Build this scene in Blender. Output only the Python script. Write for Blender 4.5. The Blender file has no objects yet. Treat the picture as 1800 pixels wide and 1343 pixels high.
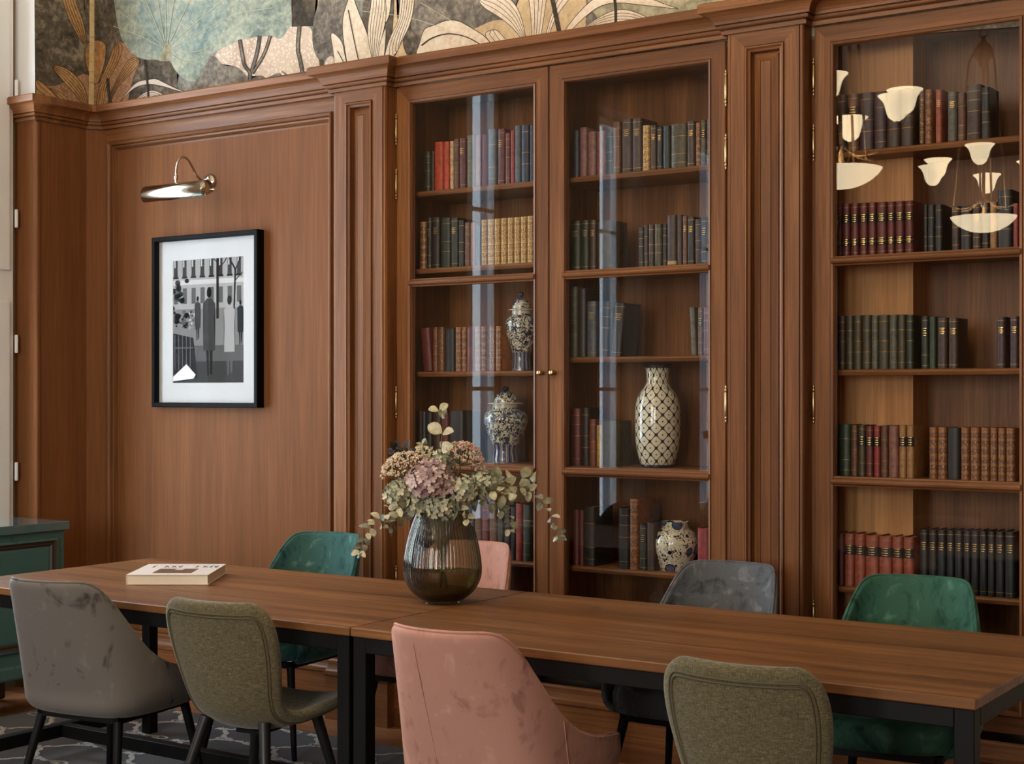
import bpy, bmesh, math, random
from math import sin, cos, pi, radians as R
from mathutils import Vector, Matrix
random.seed(7)
SC = bpy.context.scene
COL = SC.collection

# ------------------------------------------------------------------ camera, world, light, exposure
F, TH, HY, H = 2622.0, 0.5935, 690.0, 1.46        # focal length (px of 1800), yaw, horizon row, eye height
cam_d = bpy.data.cameras.new('camera')
cam_d.sensor_width = 36.0
cam_d.lens = F / 1800 * 36
cam_d.shift_y = (HY - 671.5) / 1800
cam = bpy.data.objects.new('camera', cam_d)
cam.location = (0, 0, H)
cam.rotation_euler = (pi / 2, 0, TH)
COL.objects.link(cam)
SC.camera = cam
SC.view_settings.view_transform = 'Standard'
SC.view_settings.look = 'None'
SC.view_settings.gamma = 1.0
SC.view_settings.use_curve_mapping = False
SC.view_settings.exposure = 0.50
SC.cycles.use_denoising = True
SC.cycles.max_bounces = 8
SC.cycles.transparent_max_bounces = 16
SC.cycles.sample_clamp_indirect = 6.0
SC.cycles.caustics_reflective = False
SC.cycles.caustics_refractive = False

world = bpy.data.worlds.new('world')
SC.world = world
world.use_nodes = True
bg = world.node_tree.nodes['Background']
bg.inputs[0].default_value = (0.62, 0.78, 1.0, 1)
bg.inputs[1].default_value = 1.0

def area(name, loc, rot, sx, sy, watts, col):
    d = bpy.data.lights.new(name, 'AREA')
    d.shape = 'RECTANGLE'; d.size = sx; d.size_y = sy; d.energy = watts; d.color = col
    o = bpy.data.objects.new(name, d)
    o.location = loc; o.rotation_euler = rot
    COL.objects.link(o)
    return o

DAY = (0.76, 0.88, 1.0)
# daylight coming in through the real windows of the left wall (beside the chest and nearer the camera)
WIN_Y = [(3.15, 4.56), (0.98, 1.74), (-0.87, -0.11), (-2.72, -1.90)]
for (a, b) in WIN_Y:
    area('window_and_fill_light', (-6.62, (a + b) / 2, 2.08), (0, R(-90), 0), 3.45, b - a, (88 if a > 3 else 42) * (b - a), DAY)
# fill light through unseen windows added to the wall behind the camera
FILL_WIN_X = [(-3.7, -2.2), (-1.0, 0.5)]
for (a, b) in FILL_WIN_X:
    area('window_and_fill_light', ((a + b) / 2, -5.42, 2.3), (R(90), 0, 0), b - a, 2.8, 135, (1.0, 0.95, 0.88))

# ------------------------------------------------------------------ pixel <-> place helpers (measuring the photograph)
_s, _c = sin(TH), cos(TH)
def ray(px):
    u = (px - 900) / F
    return -_s + u * _c, _c + u * _s
def wx(px, Y):
    r = ray(px); return Y / r[1] * r[0]
def wz(px, py, Y):
    return H + (HY - py) / F * (Y / ray(px)[1])
def at(px, py, d):                       # point at depth d along the camera axis
    r = ray(px); return Vector((r[0] * d, r[1] * d, H + (HY - py) / F * d))

def lin(c):
    return c / 12.92 if c <= 0.04045 else ((c + 0.055) / 1.055) ** 2.4
def rgb(r, g, b):
    return (lin(r / 255), lin(g / 255), lin(b / 255), 1)
def mixc(a, b, t):
    return tuple(a[i] * (1 - t) + b[i] * t for i in range(3)) + (1,)
def mul(a, k):
    return tuple(min(1, a[i] * k) for i in range(3)) + (1,)

# ------------------------------------------------------------------ node materials
class NT:
    def __init__(self, name):
        self.m = bpy.data.materials.new(name); self.m.use_nodes = True
        self.t = self.m.node_tree; self.t.nodes.clear()
        self.out = self.n('ShaderNodeOutputMaterial')
    def n(self, typ, ins=None, **kw):
        nd = self.t.nodes.new(typ)
        for k, v in kw.items(): setattr(nd, k, v)
        for k, v in (ins or {}).items():
            s = nd.inputs[k]
            if isinstance(v, bpy.types.NodeSocket): self.t.links.new(v, s)
            else: s.default_value = v
        return nd
    def link(self, a, b): self.t.links.new(a, b)
    def surf(self, s): self.link(s, self.out.inputs[0])
    def co(self, which='Object'): return self.n('ShaderNodeTexCoord').outputs[which]
    def scale(self, v, sc, loc=(0, 0, 0)):
        return self.n('ShaderNodeMapping', {'Vector': v, 'Scale': sc, 'Location': loc}).outputs[0]
    def noise(self, v, s=1, d=3, r=0.5, dist=0.0):
        return self.n('ShaderNodeTexNoise', {'Vector': v, 'Scale': s, 'Detail': d, 'Roughness': r, 'Distortion': dist}).outputs[0]
    def ramp(self, f, stops, interp='LINEAR'):
        nd = self.n('ShaderNodeValToRGB', {'Fac': f}); e = nd.color_ramp.elements
        nd.color_ramp.interpolation = interp
        while len(e) < len(stops): e.new(0.5)
        for i, (p, c) in enumerate(stops): e[i].position = p; e[i].color = c
        return nd.outputs[0]
    def mix(self, f, a, b, blend='MIX'):
        nd = self.n('ShaderNodeMix', data_type='RGBA', blend_type=blend)
        for s, v in ((nd.inputs[0], f), (nd.inputs[6], a), (nd.inputs[7], b)):
            if isinstance(v, bpy.types.NodeSocket): self.link(v, s)
            else: s.default_value = v
        return nd.outputs[2]
    def math(self, op, a, b=0.0, c=None):
        nd = self.n('ShaderNodeMath', operation=op)
        for i, v in enumerate((a, b) if c is None else (a, b, c)):
            if isinstance(v, bpy.types.NodeSocket): self.link(v, nd.inputs[i])
            else: nd.inputs[i].default_value = v
        return nd.outputs[0]
    def bsdf(self, col, rough=0.5, bump=None, bs=0.2, bd=0.002, **kw):
        ins = {'Base Color': col, 'Roughness': rough}
        ins.update({k.replace('_', ' '): v for k, v in kw.items()})
        p = self.n('ShaderNodeBsdfPrincipled', ins)
        if bump is not None:
            b = self.n('ShaderNodeBump', {'Height': bump, 'Strength': bs, 'Distance': bd})
            self.link(b.outputs[0], p.inputs['Normal'])
        self.surf(p.outputs[0])
        return self.m

_cache = {}
def plain(name, col, rough=0.5, **kw):
    if name not in _cache: _cache[name] = NT(name).bsdf(col, rough, **kw)
    return _cache[name]

def wood(name, dark, mid, light, axis, fine=1.0, rough=0.42, planks=0.0, coat=0.0, grain=0.36, spec=0.28):
    t = NT(name); co = t.co()
    sc = {'z': (9, 9, 0.55), 'x': (0.55, 9, 9), 'y': (9, 0.55, 9)}[axis]
    sf = {'z': (130, 130, 3.2), 'x': (3.2, 130, 130), 'y': (130, 3.2, 130)}[axis]
    if planks:
        sep = t.n('ShaderNodeSeparateXYZ', {0: co})
        cross = sep.outputs[1] if axis == 'x' else sep.outputs[0]
        row = t.math('FLOOR', t.math('MULTIPLY', cross, planks))
        wn = t.n('ShaderNodeTexWhiteNoise', {'W': row}, noise_dimensions='1D')
        off = t.n('ShaderNodeVectorMath', {0: wn.outputs[1], 1: (7.0, 7.0, 7.0)}, operation='MULTIPLY')
        co = t.n('ShaderNodeVectorMath', {0: co, 1: off.outputs[0]}, operation='ADD').outputs[0]
    a = t.noise(t.scale(co, sc), 1.0, 4, 0.55, 0.9)
    b = t.noise(t.scale(co, sf), fine, 2, 0.6, 0.3)
    c = t.ramp(a, [(0.26, dark), (0.50, mid), (0.76, light)])
    c = t.mix(t.math('MULTIPLY', t.ramp(b, [(0.44, (0, 0, 0, 1)), (0.60, (1, 1, 1, 1))]), grain), c, mul(dark, 0.55))
    if planks:
        c = t.mix(t.math('MULTIPLY', wn.outputs[0], 0.30), c, mul(light, 0.9))
        k = t.noise(t.scale(co, (2.2, 9, 9) if axis == 'x' else (9, 2.2, 9)), 1.0, 2, 0.5, 1.6)
        c = t.mix(t.math('MULTIPLY', t.ramp(k, [(0.66, (0, 0, 0, 1)), (0.80, (1, 1, 1, 1))]), 0.7), c, mul(dark, 0.45))
    rr = t.math('ADD', t.math('MULTIPLY', b, 0.12), rough - 0.06)
    return t.bsdf(c, rr, bump=b, bs=0.16, bd=0.001, Coat_Weight=coat, Coat_Roughness=0.25, Specular_IOR_Level=spec)

W_D, W_M, W_L = rgb(100, 62, 36), rgb(130, 83, 48), rgb(162, 109, 65)
WV = wood('oak_upright', W_D, W_M, W_L, 'z')
WH = wood('oak_crosswise', W_D, W_M, W_L, 'x')
WY = wood('oak_inward', W_D, W_M, W_L, 'y')
WPANEL = wood('oak_veneer', rgb(116, 73, 42), rgb(127, 81, 47), rgb(139, 90, 53), 'z', 0.8, 0.6, grain=0.24, spec=0.15)
WLIGHT = wood('pale_oak_veneer', rgb(182, 126, 76), rgb(198, 142, 90), rgb(210, 156, 102), 'z', 0.8, 0.5)
WTABLE = wood('stained_table_oak', rgb(78, 48, 28), rgb(122, 80, 46), rgb(160, 110, 66), 'x', 0.7, 0.40, planks=8.5)
WFLOOR = wood('parquet_oak', rgb(120, 78, 50), rgb(150, 100, 66), rgb(174, 122, 82), 'x', 0.8, 0.4, planks=9.0)

def velvet(name, base, dark, light, sc=6.0, st=(0.31, 0.44, 0.58, 0.74)):
    t = NT(name); co = t.co()
    n1 = t.noise(co, sc, 3, 0.62, 1.4)
    n2 = t.noise(t.scale(co, (1, 1, 0.35)), sc * 3.2, 3, 0.6, 0.8)
    f = t.math('ADD', t.math('MULTIPLY', n1, 0.68), t.math('MULTIPLY', n2, 0.32))
    c = t.ramp(f, [(st[0], dark), (st[1], base), (st[2], base), (st[3], light)])
    return t.bsdf(c, 0.75, bump=f, bs=0.15, bd=0.004, Sheen_Weight=0.55, Sheen_Roughness=0.35, Sheen_Tint=mul(light, 1.5), Specular_IOR_Level=0.15)
V_GREY = velvet('grey_velvet', rgb(116, 111, 107), rgb(68, 66, 66), rgb(142, 137, 132), 5.0, (0.37, 0.45, 0.58, 0.72))
V_PINK = velvet('dusty_pink_velvet', rgb(188, 140, 126), rgb(146, 100, 92), rgb(208, 164, 148), 6.0, (0.33, 0.46, 0.56, 0.70))
V_TEAL = velvet('teal_velvet', rgb(60, 98, 94), rgb(30, 62, 62), rgb(108, 144, 142), 6.0, (0.36, 0.48, 0.54, 0.66))
V_GREEN = velvet('emerald_velvet', rgb(58, 98, 82), rgb(28, 60, 48), rgb(96, 138, 118), 6.0, (0.36, 0.48, 0.54, 0.66))
V_SLATE = velvet('slate_grey_velvet', rgb(92, 94, 98), rgb(54, 57, 62), rgb(134, 134, 136), 7.0, (0.36, 0.48, 0.54, 0.66))

def weave():
    t = NT('olive_woven_fabric'); co = t.co()
    a = t.noise(t.scale(co, (60, 60, 420)), 1, 2, 0.6)
    b = t.noise(t.scale(co, (420, 420, 60)), 1, 2, 0.6)
    f = t.math('MULTIPLY', t.math('ADD', a, b), 0.5)
    c = t.ramp(f, [(0.30, rgb(56, 50, 35)), (0.5, rgb(96, 88, 63)), (0.70, rgb(130, 121, 92))])
    return t.bsdf(c, 0.85, bump=f, bs=0.4, bd=0.002, Sheen_Weight=0.25, Specular_IOR_Level=0.2)
FAB = weave()
PIPE = plain('olive_piping', rgb(84, 76, 52), 0.8)
BLK = plain('black_metal', rgb(11, 10, 10), 0.55, Specular_IOR_Level=0.22)
BLKWOOD = plain('black_lacquered_wood', rgb(24, 24, 25), 0.42)
BRASS = plain('aged_brass', rgb(190, 165, 120), 0.28, Metallic=1.0)
NICKEL = plain('polished_nickel', rgb(205, 198, 186), 0.12, Metallic=1.0)
WHITE = plain('white_paint', rgb(240, 240, 240), 0.45)
TAUPE = plain('taupe_wall_paint', rgb(132, 112, 90), 0.8)
PLASTER = plain('warm_white_plaster', rgb(206, 196, 180), 0.8)
BRONZE = plain('dark_bronze', rgb(92, 72, 48), 0.35, Metallic=0.9)
GOLD = plain('gilt_leaf', rgb(206, 164, 92), 0.32, Metallic=0.85)
PAGE = plain('aged_page_edges', rgb(176, 150, 112), 0.85)
BLACKLEATHER = plain('black_leather_label', rgb(22, 19, 18), 0.5)
PAPER = plain('white_paper', rgb(232, 228, 222), 0.7)

def pane_mat(name, tint, refl=1.0, edge=None):
    t = NT(name)
    g = t.n('ShaderNodeNewGeometry')
    ior = t.math('SUBTRACT', 1.5, t.math('MULTIPLY', g.outputs['Backfacing'], 1.5 - 1 / 1.5))
    fr = t.n('ShaderNodeFresnel', {'IOR': ior})
    gl = t.n('ShaderNodeBsdfGlossy', {'Color': (1, 1, 1, 1), 'Roughness': 0.0})
    tr = t.n('ShaderNodeBsdfTransparent', {'Color': tint})
    if edge:                                            # longer way through the glass at a slant: more absorption
        lw = t.n('ShaderNodeLayerWeight', {'Blend': 0.5})
        t.link(t.mix(t.math('POWER', lw.outputs['Facing'], 1.3), tint, edge), tr.inputs[0])
    mx = t.n('ShaderNodeMixShader', {0: t.math('MULTIPLY', fr.outputs[0], refl)})
    t.link(tr.outputs[0], mx.inputs[1]); t.link(gl.outputs[0], mx.inputs[2]); t.surf(mx.outputs[0])
    return t.m
GLASS = pane_mat('clear_glass', (0.985, 0.99, 0.985, 1), 0.6)
SMOKE = pane_mat('smoked_olive_glass', (0.43, 0.42, 0.34, 1), 1.6)
WATER = pane_mat('still_water', (0.42, 0.42, 0.30, 1), 0.5)

# ------------------------------------------------------------------ mesh builder
class MB:
    def __init__(self): self.v = []; self.f = []; self.mi = []; self.uv = {}; self.k = 0
    def add(self, vs, fs, k=None):
        o = len(self.v); self.v += [tuple(v) for v in vs]
        for f in fs:
            self.f.append(tuple(i + o for i in f)); self.mi.append(self.k if k is None else k)
        return o
    def box(self, x0, x1, y0, y1, z0, z1, k=None, M=None):
        vs = [(x, y, z) for z in (z0, z1) for y in (y0, y1) for x in (x0, x1)]
        if M: vs = [M @ Vector(v) for v in vs]
        self.add(vs, [(0, 2, 3, 1), (4, 5, 7, 6), (0, 1, 5, 4), (2, 6, 7, 3), (0, 4, 6, 2), (1, 3, 7, 5)], k)
    def loops(self, L, closed=True, cap0=False, cap1=False, k=None):
        n = len(L[0]); o = self.add([p for l in L for p in l], [])
        kk = self.k if k is None else k
        for i in range(len(L) - 1):
            for j in range(n if closed else n - 1):
                a = o + i * n + j; b = o + i * n + (j + 1) % n
                self.f.append((a, b, b + n, a + n)); self.mi.append(kk)
        if cap0: self.f.append(tuple(o + j for j in range(n))[::-1]); self.mi.append(kk)
        if cap1: self.f.append(tuple(o + (len(L) - 1) * n + j for j in range(n))); self.mi.append(kk)
        return o
    def lathe(self, prof, n=32, c=(0, 0, 0), cap0=True, cap1=True, k=None, flute=None, uv=False):
        L = []
        for r, z in prof:
            ring = []
            for j in range(n):
                a = 2 * pi * j / n
                rr = r + (flute(j, z) * r if flute else 0)
                ring.append((c[0] + rr * cos(a), c[1] + rr * sin(a), c[2] + z))
            L.append(ring)
        o = len(self.v); self.loops(L, True, cap0, cap1, k)
        return o
    def tube(self, pts, rad, n=8, k=None, cap=True):
        pts = [Vector(p) for p in pts]
        if not isinstance(rad, (list, tuple)): rad = [rad] * len(pts)
        L = []; up = None
        for i, p in enumerate(pts):
            t = (pts[min(i + 1, len(pts) - 1)] - pts[max(i - 1, 0)]).normalized()
            if up is None:
                up = Vector((0, 0, 1)) if abs(t.z) < 0.9 else Vector((1, 0, 0))
            a = t.cross(up)
            if a.length < 1e-5: a = t.cross(Vector((0, 1, 0)))
            a.normalize(); b = a.cross(t).normalized(); up = b
            L.append([p + (a * cos(2 * pi * j / n) + b * sin(2 * pi * j / n)) * rad[i] for j in range(n)])
        self.loops(L, True, cap, cap, k)
    def grid(self, P, k=None):
        m = len(P[0]); o = self.add([p for r in P for p in r], [])
        kk = self.k if k is None else k
        for i in range(len(P) - 1):
            for j in range(m - 1):
                a = o + i * m + j
                self.f.append((a, a + 1, a + m + 1, a + m)); self.mi.append(kk)
    def frame(self, x0, x1, z0, z1, prof, kv=0, kh=1, fill=None, cap=True):
        """mitred rectangular frame in the wall plane; prof = [(inset, y)]"""
        L = [[(x0 + i, y, z0 + i), (x1 - i, y, z0 + i), (x1 - i, y, z1 - i), (x0 + i, y, z1 - i)] for i, y in prof]
        o = self.add([p for l in L for p in l], [])
        for a in range(len(L) - 1):
            for j in range(4):
                p = o + a * 4 + j; q = o + a * 4 + (j + 1) % 4
                self.f.append((p, q, q + 4, p + 4)); self.mi.append(kh if j in (0, 2) else kv)
        if fill is not None:
            e = o + (len(L) - 1) * 4
            self.f.append((e, e + 1, e + 2, e + 3)); self.mi.append(fill)
    def build(self, name, mats, parent=None, smooth=False, bevel=0.0, seg=2, sub=0, solid=None, auto=None):
        me = bpy.data.meshes.new(name)
        me.from_pydata(self.v, [], self.f)
        if not isinstance(mats, (list, tuple)): mats = [mats]
        for m in mats: me.materials.append(m)
        me.polygons.foreach_set('material_index', self.mi)
        bm = bmesh.new(); bm.from_mesh(me)
        bmesh.ops.recalc_face_normals(bm, faces=bm.faces)
        bm.to_mesh(me); bm.free()
        if smooth: me.polygons.foreach_set('use_smooth', [True] * len(me.polygons))
        o = bpy.data.objects.new(name, me)
        COL.objects.link(o)
        if parent: o.parent = parent
        if solid:
            md = o.modifiers.new('thickness', 'SOLIDIFY'); md.thickness = solid; md.offset = 0; md.use_even_offset = True
        if bevel:
            md = o.modifiers.new('edges', 'BEVEL'); md.width = bevel; md.segments = seg; md.limit_method = 'ANGLE'; md.angle_limit = R(35)
        if sub:
            md = o.modifiers.new('smoothing', 'SUBSURF'); md.levels = sub; md.render_levels = sub
        if auto is not None:
            me.polygons.foreach_set('use_smooth', [True] * len(me.polygons))
            me.set_sharp_from_angle(angle=R(auto))
        return o

def tag(o, label, cat, group=None, kind=None):
    o['label'] = label; o['category'] = cat
    if group: o['group'] = group
    if kind: o['kind'] = kind
    return o
def empty(name, loc=(0, 0, 0), rz=0.0):
    o = bpy.data.objects.new(name, None); o.empty_display_size = 0.05
    o.location = loc; o.rotation_euler = (0, 0, rz); COL.objects.link(o)
    return o
def struct(o, label=None):
    o['kind'] = 'structure'
    if label: o['label'] = label
    return o
def copy_tree(o, parent=None):
    c = o.copy(); COL.objects.link(c)
    if parent: c.parent = parent
    for ch in list(o.children): copy_tree(ch, c)
    return c
def arc(cx, cz, r, a0, a1, n):
    return [(cx + r * cos(R(a0 + (a1 - a0) * i / n)), cz + r * sin(R(a0 + (a1 - a0) * i / n))) for i in range(n + 1)]
def sweep_h(path, prof):
    """moulding along a plan path; prof = [(outset towards the room, z)]; room is to the right of travel"""
    L = []
    P = [Vector((p[0], p[1])) for p in path]
    for i, p in enumerate(P):
        d0 = (P[i] - P[i - 1]).normalized() if i else (P[1] - P[0]).normalized()
        d1 = (P[i + 1] - P[i]).normalized() if i < len(P) - 1 else d0
        n0 = Vector((d0.y, -d0.x)); n1 = Vector((d1.y, -d1.x))
        m = (n0 + n1); m = m / max(0.2, m.dot(n0)) if m.length > 1e-6 else n0
        L.append([(p.x + m.x * o, p.y + m.y * o, z) for o, z in prof])
    return L

# ------------------------------------------------------------------ room shell
XL, XR, YB, YF, ZC = -6.2, 2.6, 5.17, -5.2, 4.35      # left wall, right wall, bookcase wall, wall behind the camera, ceiling
YD, YP = 5.16, 5.09                                    # door / panel frame face, pilaster face
b = MB(); b.box(XL - 0.5, XR + 0.2, YF - 0.3, YB + 0.6, -0.08, 0.0)
struct(b.build('floor', WFLOOR), 'oak parquet floor')
b = MB(); b.box(XL - 0.5, XR + 0.2, YF - 0.3, YB + 0.6, ZC, ZC + 0.1)
struct(b.build('ceiling', PLASTER), 'plain off-white ceiling')
b = MB(); b.box(XR, XR + 0.2, YF - 0.3, YB + 0.6, 0, ZC)
struct(b.build('wall_right', TAUPE), 'plain plaster wall')

def wall_with_openings(name, fixed, a0, a1, opens, zb, zt, axis, thick):
    b = MB()
    def bx(u0, u1, z0, z1):
        if u1 - u0 < 1e-4: return
        if axis == 'y': b.box(fixed - thick, fixed, u0, u1, z0, z1)
        else: b.box(u0, u1, fixed - thick, fixed, z0, z1)
    cur = a0
    for (p, q) in sorted(opens):
        bx(cur, p, 0, ZC); bx(p, q, 0, zb); bx(p, q, zt, ZC); cur = q
    bx(cur, a1, 0, ZC)
    return struct(b.build(name, TAUPE))
wall_with_openings('wall_left', XL, YF, YB + 0.6, WIN_Y, 0.35, 3.8, 'y', 0.34)
wall_with_openings('wall_front', YF, XL - 0.3, XR, FILL_WIN_X, 0.9, 3.7, 'x', 0.16)
def window(name, axis, fixed, u0, u1, z0, z1):
    w = empty(name, (fixed, u0, z0) if axis == 'y' else (u0, fixed, z0)); struct(w, 'tall white casement window')
    def bx(b, p, q, d0, d1, za, zb):
        if axis == 'y': b.box(d0 - 0, d1, p - u0, q - u0, za - z0, zb - z0)
        else: b.box(p - u0, q - u0, d0, d1, za - z0, zb - z0)
    f = MB(); t = 0.06
    for (p, q, za, zb) in ((u0, u0 + t, z0, z1), (u1 - t, u1, z0, z1), (u0 + t, u1 - t, z0, z0 + t), (u0 + t, u1 - t, z1 - t, z1)):
        bx(f, p, q, -0.03, 0.03, za, zb)
    m = (u0 + u1) / 2
    bx(f, m - 0.04, m + 0.04, -0.03, 0.03, z0 + t, z1 - t)
    for k in (0.33, 0.72):
        zz = z0 + (z1 - z0) * k
        bx(f, u0 + t, m - 0.04, -0.02, 0.02, zz - 0.015, zz + 0.015); bx(f, m + 0.04, u1 - t, -0.02, 0.02, zz - 0.015, zz + 0.015)
    f.build('window_frame', WHITE, w)
    for p, q in ((u0 + t, m - 0.04), (m + 0.04, u1 - t)):
        g = MB(); bx(g, p, q, -0.003, 0.003, z0 + t, z1 - t); g.build('window_pane', GLASS, w)
for i, (p, q) in enumerate(WIN_Y): window('window_%d' % (i + 1), 'y', XL - 0.28, p, q, 0.35, 3.8)
for i, (p, q) in enumerate(FILL_WIN_X): window('window_%d' % (i + 5), 'x', YF - 0.1, p, q, 0.9, 3.7)  # unseen windows, added to carry the camera-side fill

# white folded shutter beside the wooden pier, with its hinges
sh = empty('folded_shutter', (XL + 0.004, 4.57, 0.36))
tag(sh, 'white painted folded window shutter between the window and the wooden pier', 'shutter')
b = MB(); b.box(0.0, 0.03, 0.0, 0.165, 0, 3.45); b.box(0.03, 0.045, 0.03, 0.135, 0.1, 1.55); b.box(0.03, 0.045, 0.03, 0.135, 1.7, 3.3); b.build('shutter_leaf', WHITE, sh, bevel=0.006)
for z in (0.55, 1.18, 1.80, 2.44):
    b = MB(); b.lathe([(0.007, -0.045), (0.009, -0.04), (0.009, 0.04), (0.007, 0.045)], 10, (0.042, 0.172, z + 0.16)); b.build('hinge', WHITE, sh, smooth=False)

# pier that closes the panelling on the left (white plaster above, oak below)
XS, YPIER = -6.04, 4.77
b = MB(); b.box(XL, XS, YPIER, YB + 0.3, 2.80, ZC); struct(b.build('trim_1', WHITE), 'white plaster pier above the oak cornice')
b = MB()
b.box(XL, XS, YPIER, YB + 0.3, 0, 2.80, 0)
b.add([(XS, 5.08, 0), (XS, 5.08, 2.8), (XS + 0.06, 5.16, 0), (XS + 0.06, 5.16, 2.8), (XS, 5.2, 0), (XS, 5.2, 2.8), (XS + .06, 5.2, 0), (XS + .06, 5.2, 2.8)],
      [(0, 2, 3, 1), (2, 6, 7, 3), (1, 3, 7, 5), (0, 4, 6, 2)])
b.box(XS, XS + 0.008, YPIER, YPIER + 0.02, 0.25, 2.79)
struct(b.build('trim_2', WPANEL, bevel=0.004), 'dark oak clad pier at the end of the panelling')

# bookcase wall: plaster core above the joinery, with the botanical wallpaper on it
b = MB(); b.box(XS, XR, YB + 0.002, YB + 0.5, 2.80, ZC)
b.box(XS, -4.40, 5.22, YB + 0.5, 0, 2.80); b.box(-1.2, XR, 5.22, YB + 0.5, 0, 2.80)
b.box(-4.40, -1.2, 5.60, YB + 0.5, 0, 2.80)
struct(b.build('wall_back', PLASTER), 'wall behind the bookcases')

# --- wallpaper: every motif is a flat printed shape of one sheet of paper
def paper(name, cols, sc=3.0, dots=None, rough=0.8):
    t = NT(name); co = t.co()
    n1 = t.noise(co, sc, 5, 0.65, 0.8); n2 = t.noise(co, sc * 9, 3, 0.6, 0.5)
    f = t.math('ADD', t.math('MULTIPLY', n1, 0.55), t.math('MULTIPLY', n2, 0.45))
    c = t.ramp(f, [(0.37 + 0.26 * i / (len(cols) - 1), x) for i, x in enumerate(cols)])
    if dots:
        v = t.n('ShaderNodeTexVoronoi', {'Vector': co, 'Scale': 62.0}).outputs[0]
        c = t.mix(t.ramp(v, [(0.25, (1, 1, 1, 1)), (0.42, (0, 0, 0, 1))]), c, dots)
    return t.bsdf(c, rough, Specular_IOR_Level=0.15)
P_BG = paper('paper_dark_ground', [rgb(62, 55, 48), rgb(100, 90, 78), rgb(150, 138, 118)], 3.5)
P_BLUE = paper('paper_slate_ground', [rgb(88, 86, 82), rgb(124, 122, 114), rgb(168, 164, 148)], 3.5)
P_SAGE = paper('paper_sage_ground', [rgb(122, 116, 94), rgb(164, 156, 128), rgb(196, 188, 158)], 3.0)
P_TEAL = paper('paper_teal_leaf', [rgb(112, 124, 116), rgb(150, 158, 144), rgb(190, 190, 166)], 4.0)
P_TEALIN = paper('paper_teal_inner', [rgb(112, 132, 128), rgb(148, 160, 150), rgb(186, 186, 166)], 4.0)
P_PINK = paper('paper_pink_dotted', [rgb(190, 162, 144), rgb(206, 182, 162), rgb(216, 196, 172)], 3.0, rgb(230, 214, 196))
P_ROCK = paper('paper_grey_rock', [rgb(84, 78, 72), rgb(118, 110, 100), rgb(160, 150, 134)], 5.0)
P_DARK = paper('paper_charcoal', [rgb(50, 44, 38), rgb(72, 64, 55), rgb(100, 90, 76)], 5.0)
P_CREAM = paper('paper_cream_leaf', [rgb(204, 182, 154), rgb(224, 206, 182), rgb(236, 222, 202)], 6.0)
P_SAND = paper('paper_sand', [rgb(180, 152, 116), rgb(200, 174, 136), rgb(214, 190, 152)], 5.0)
P_BROWN = paper('paper_brown_leaf', [rgb(146, 106, 68), rgb(178, 136, 90), rgb(200, 162, 112)], 6.0)
P_TAN = paper('paper_tan_dotted', [rgb(142, 106, 80), rgb(162, 124, 96), rgb(178, 140, 110)], 4.0, rgb(186, 144, 110))
P_GOLD = paper('paper_gold_stem', [rgb(206, 178, 124), rgb(222, 196, 146), rgb(232, 212, 166)], 7.0)
P_WHITE = paper('paper_pale_leaf', [rgb(206, 190, 172), rgb(218, 204, 188), rgb(226, 214, 200)], 6.0)
P_INK = plain('paper_ink_line', rgb(56, 44, 34), 0.85)
P_VEIN = plain('paper_pale_vein', rgb(186, 184, 158), 0.85)
MUR = [P_BG, P_BLUE, P_SAGE, P_TEAL, P_TEALIN, P_PINK, P_ROCK, P_DARK, P_CREAM, P_SAND, P_BROWN, P_TAN, P_GOLD, P_WHITE, P_INK, P_VEIN]
BG_, BLUE_, SAGE_, TEAL_, TEALIN_, PINK_, ROCK_, DARK_, CREAM_, SAND_, BROWN_, TAN_, GOLDS_, WHITE_, INK_, VEIN_ = range(16)
PXC = 900 + F * ((_c * XS + _s * YB) / (-_s * XS + _c * YB))       # where the pier meets the wall in the picture
mur = MB(); _layer = [0]
def chaikin(P, closed=True, it=2):
    for _ in range(it):
        Q = []; n = len(P)
        rng = range(n) if closed else range(n - 1)
        if not closed: Q.append(P[0])
        for i in rng:
            a, b2 = P[i], P[(i + 1) % n]
            Q += [(a[0] * .75 + b2[0] * .25, a[1] * .75 + b2[1] * .25), (a[0] * .25 + b2[0] * .75, a[1] * .25 + b2[1] * .75)]
        if not closed: Q.append(P[-1])
        P = Q
    return P
def clip(P, x, keep_right):
    out = []
    for i in range(len(P)):
        a, b2 = P[i - 1], P[i]
        ia = (a[0] >= x) == keep_right; ib = (b2[0] >= x) == keep_right
        if ia != ib:
            t = (x - a[0]) / (b2[0] - a[0]); out.append((x, a[1] + t * (b2[1] - a[1])))
        if ib: out.append(b2)
    return out
def pt(p, side, off):
    if side:                                            # on the wall
        return (wx(p[0], YB), YB - off, wz(p[0], p[1], YB))
    r = ray(p[0]); d = XS / r[0]                        # on the return of the pier
    return (XS + off, d * r[1], H + (HY - p[1]) / F * d)
def poly(P, k, off):
    for side in (True, False):
        Q = clip(P, PXC, side)
        if len(Q) < 3: continue
        bm = bmesh.new()
        vs = [bm.verts.new(pt(p, side, off)) for p in Q]
        try:
            f = bm.faces.new(vs)
        except ValueError:
            bm.free(); continue
        bmesh.ops.triangulate(bm, faces=[f])
        bm.verts.index_update()
        mur.add([v.co[:] for v in bm.verts], [tuple(v.index for v in f.verts) for f in bm.faces], k)
        bm.free()
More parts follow.
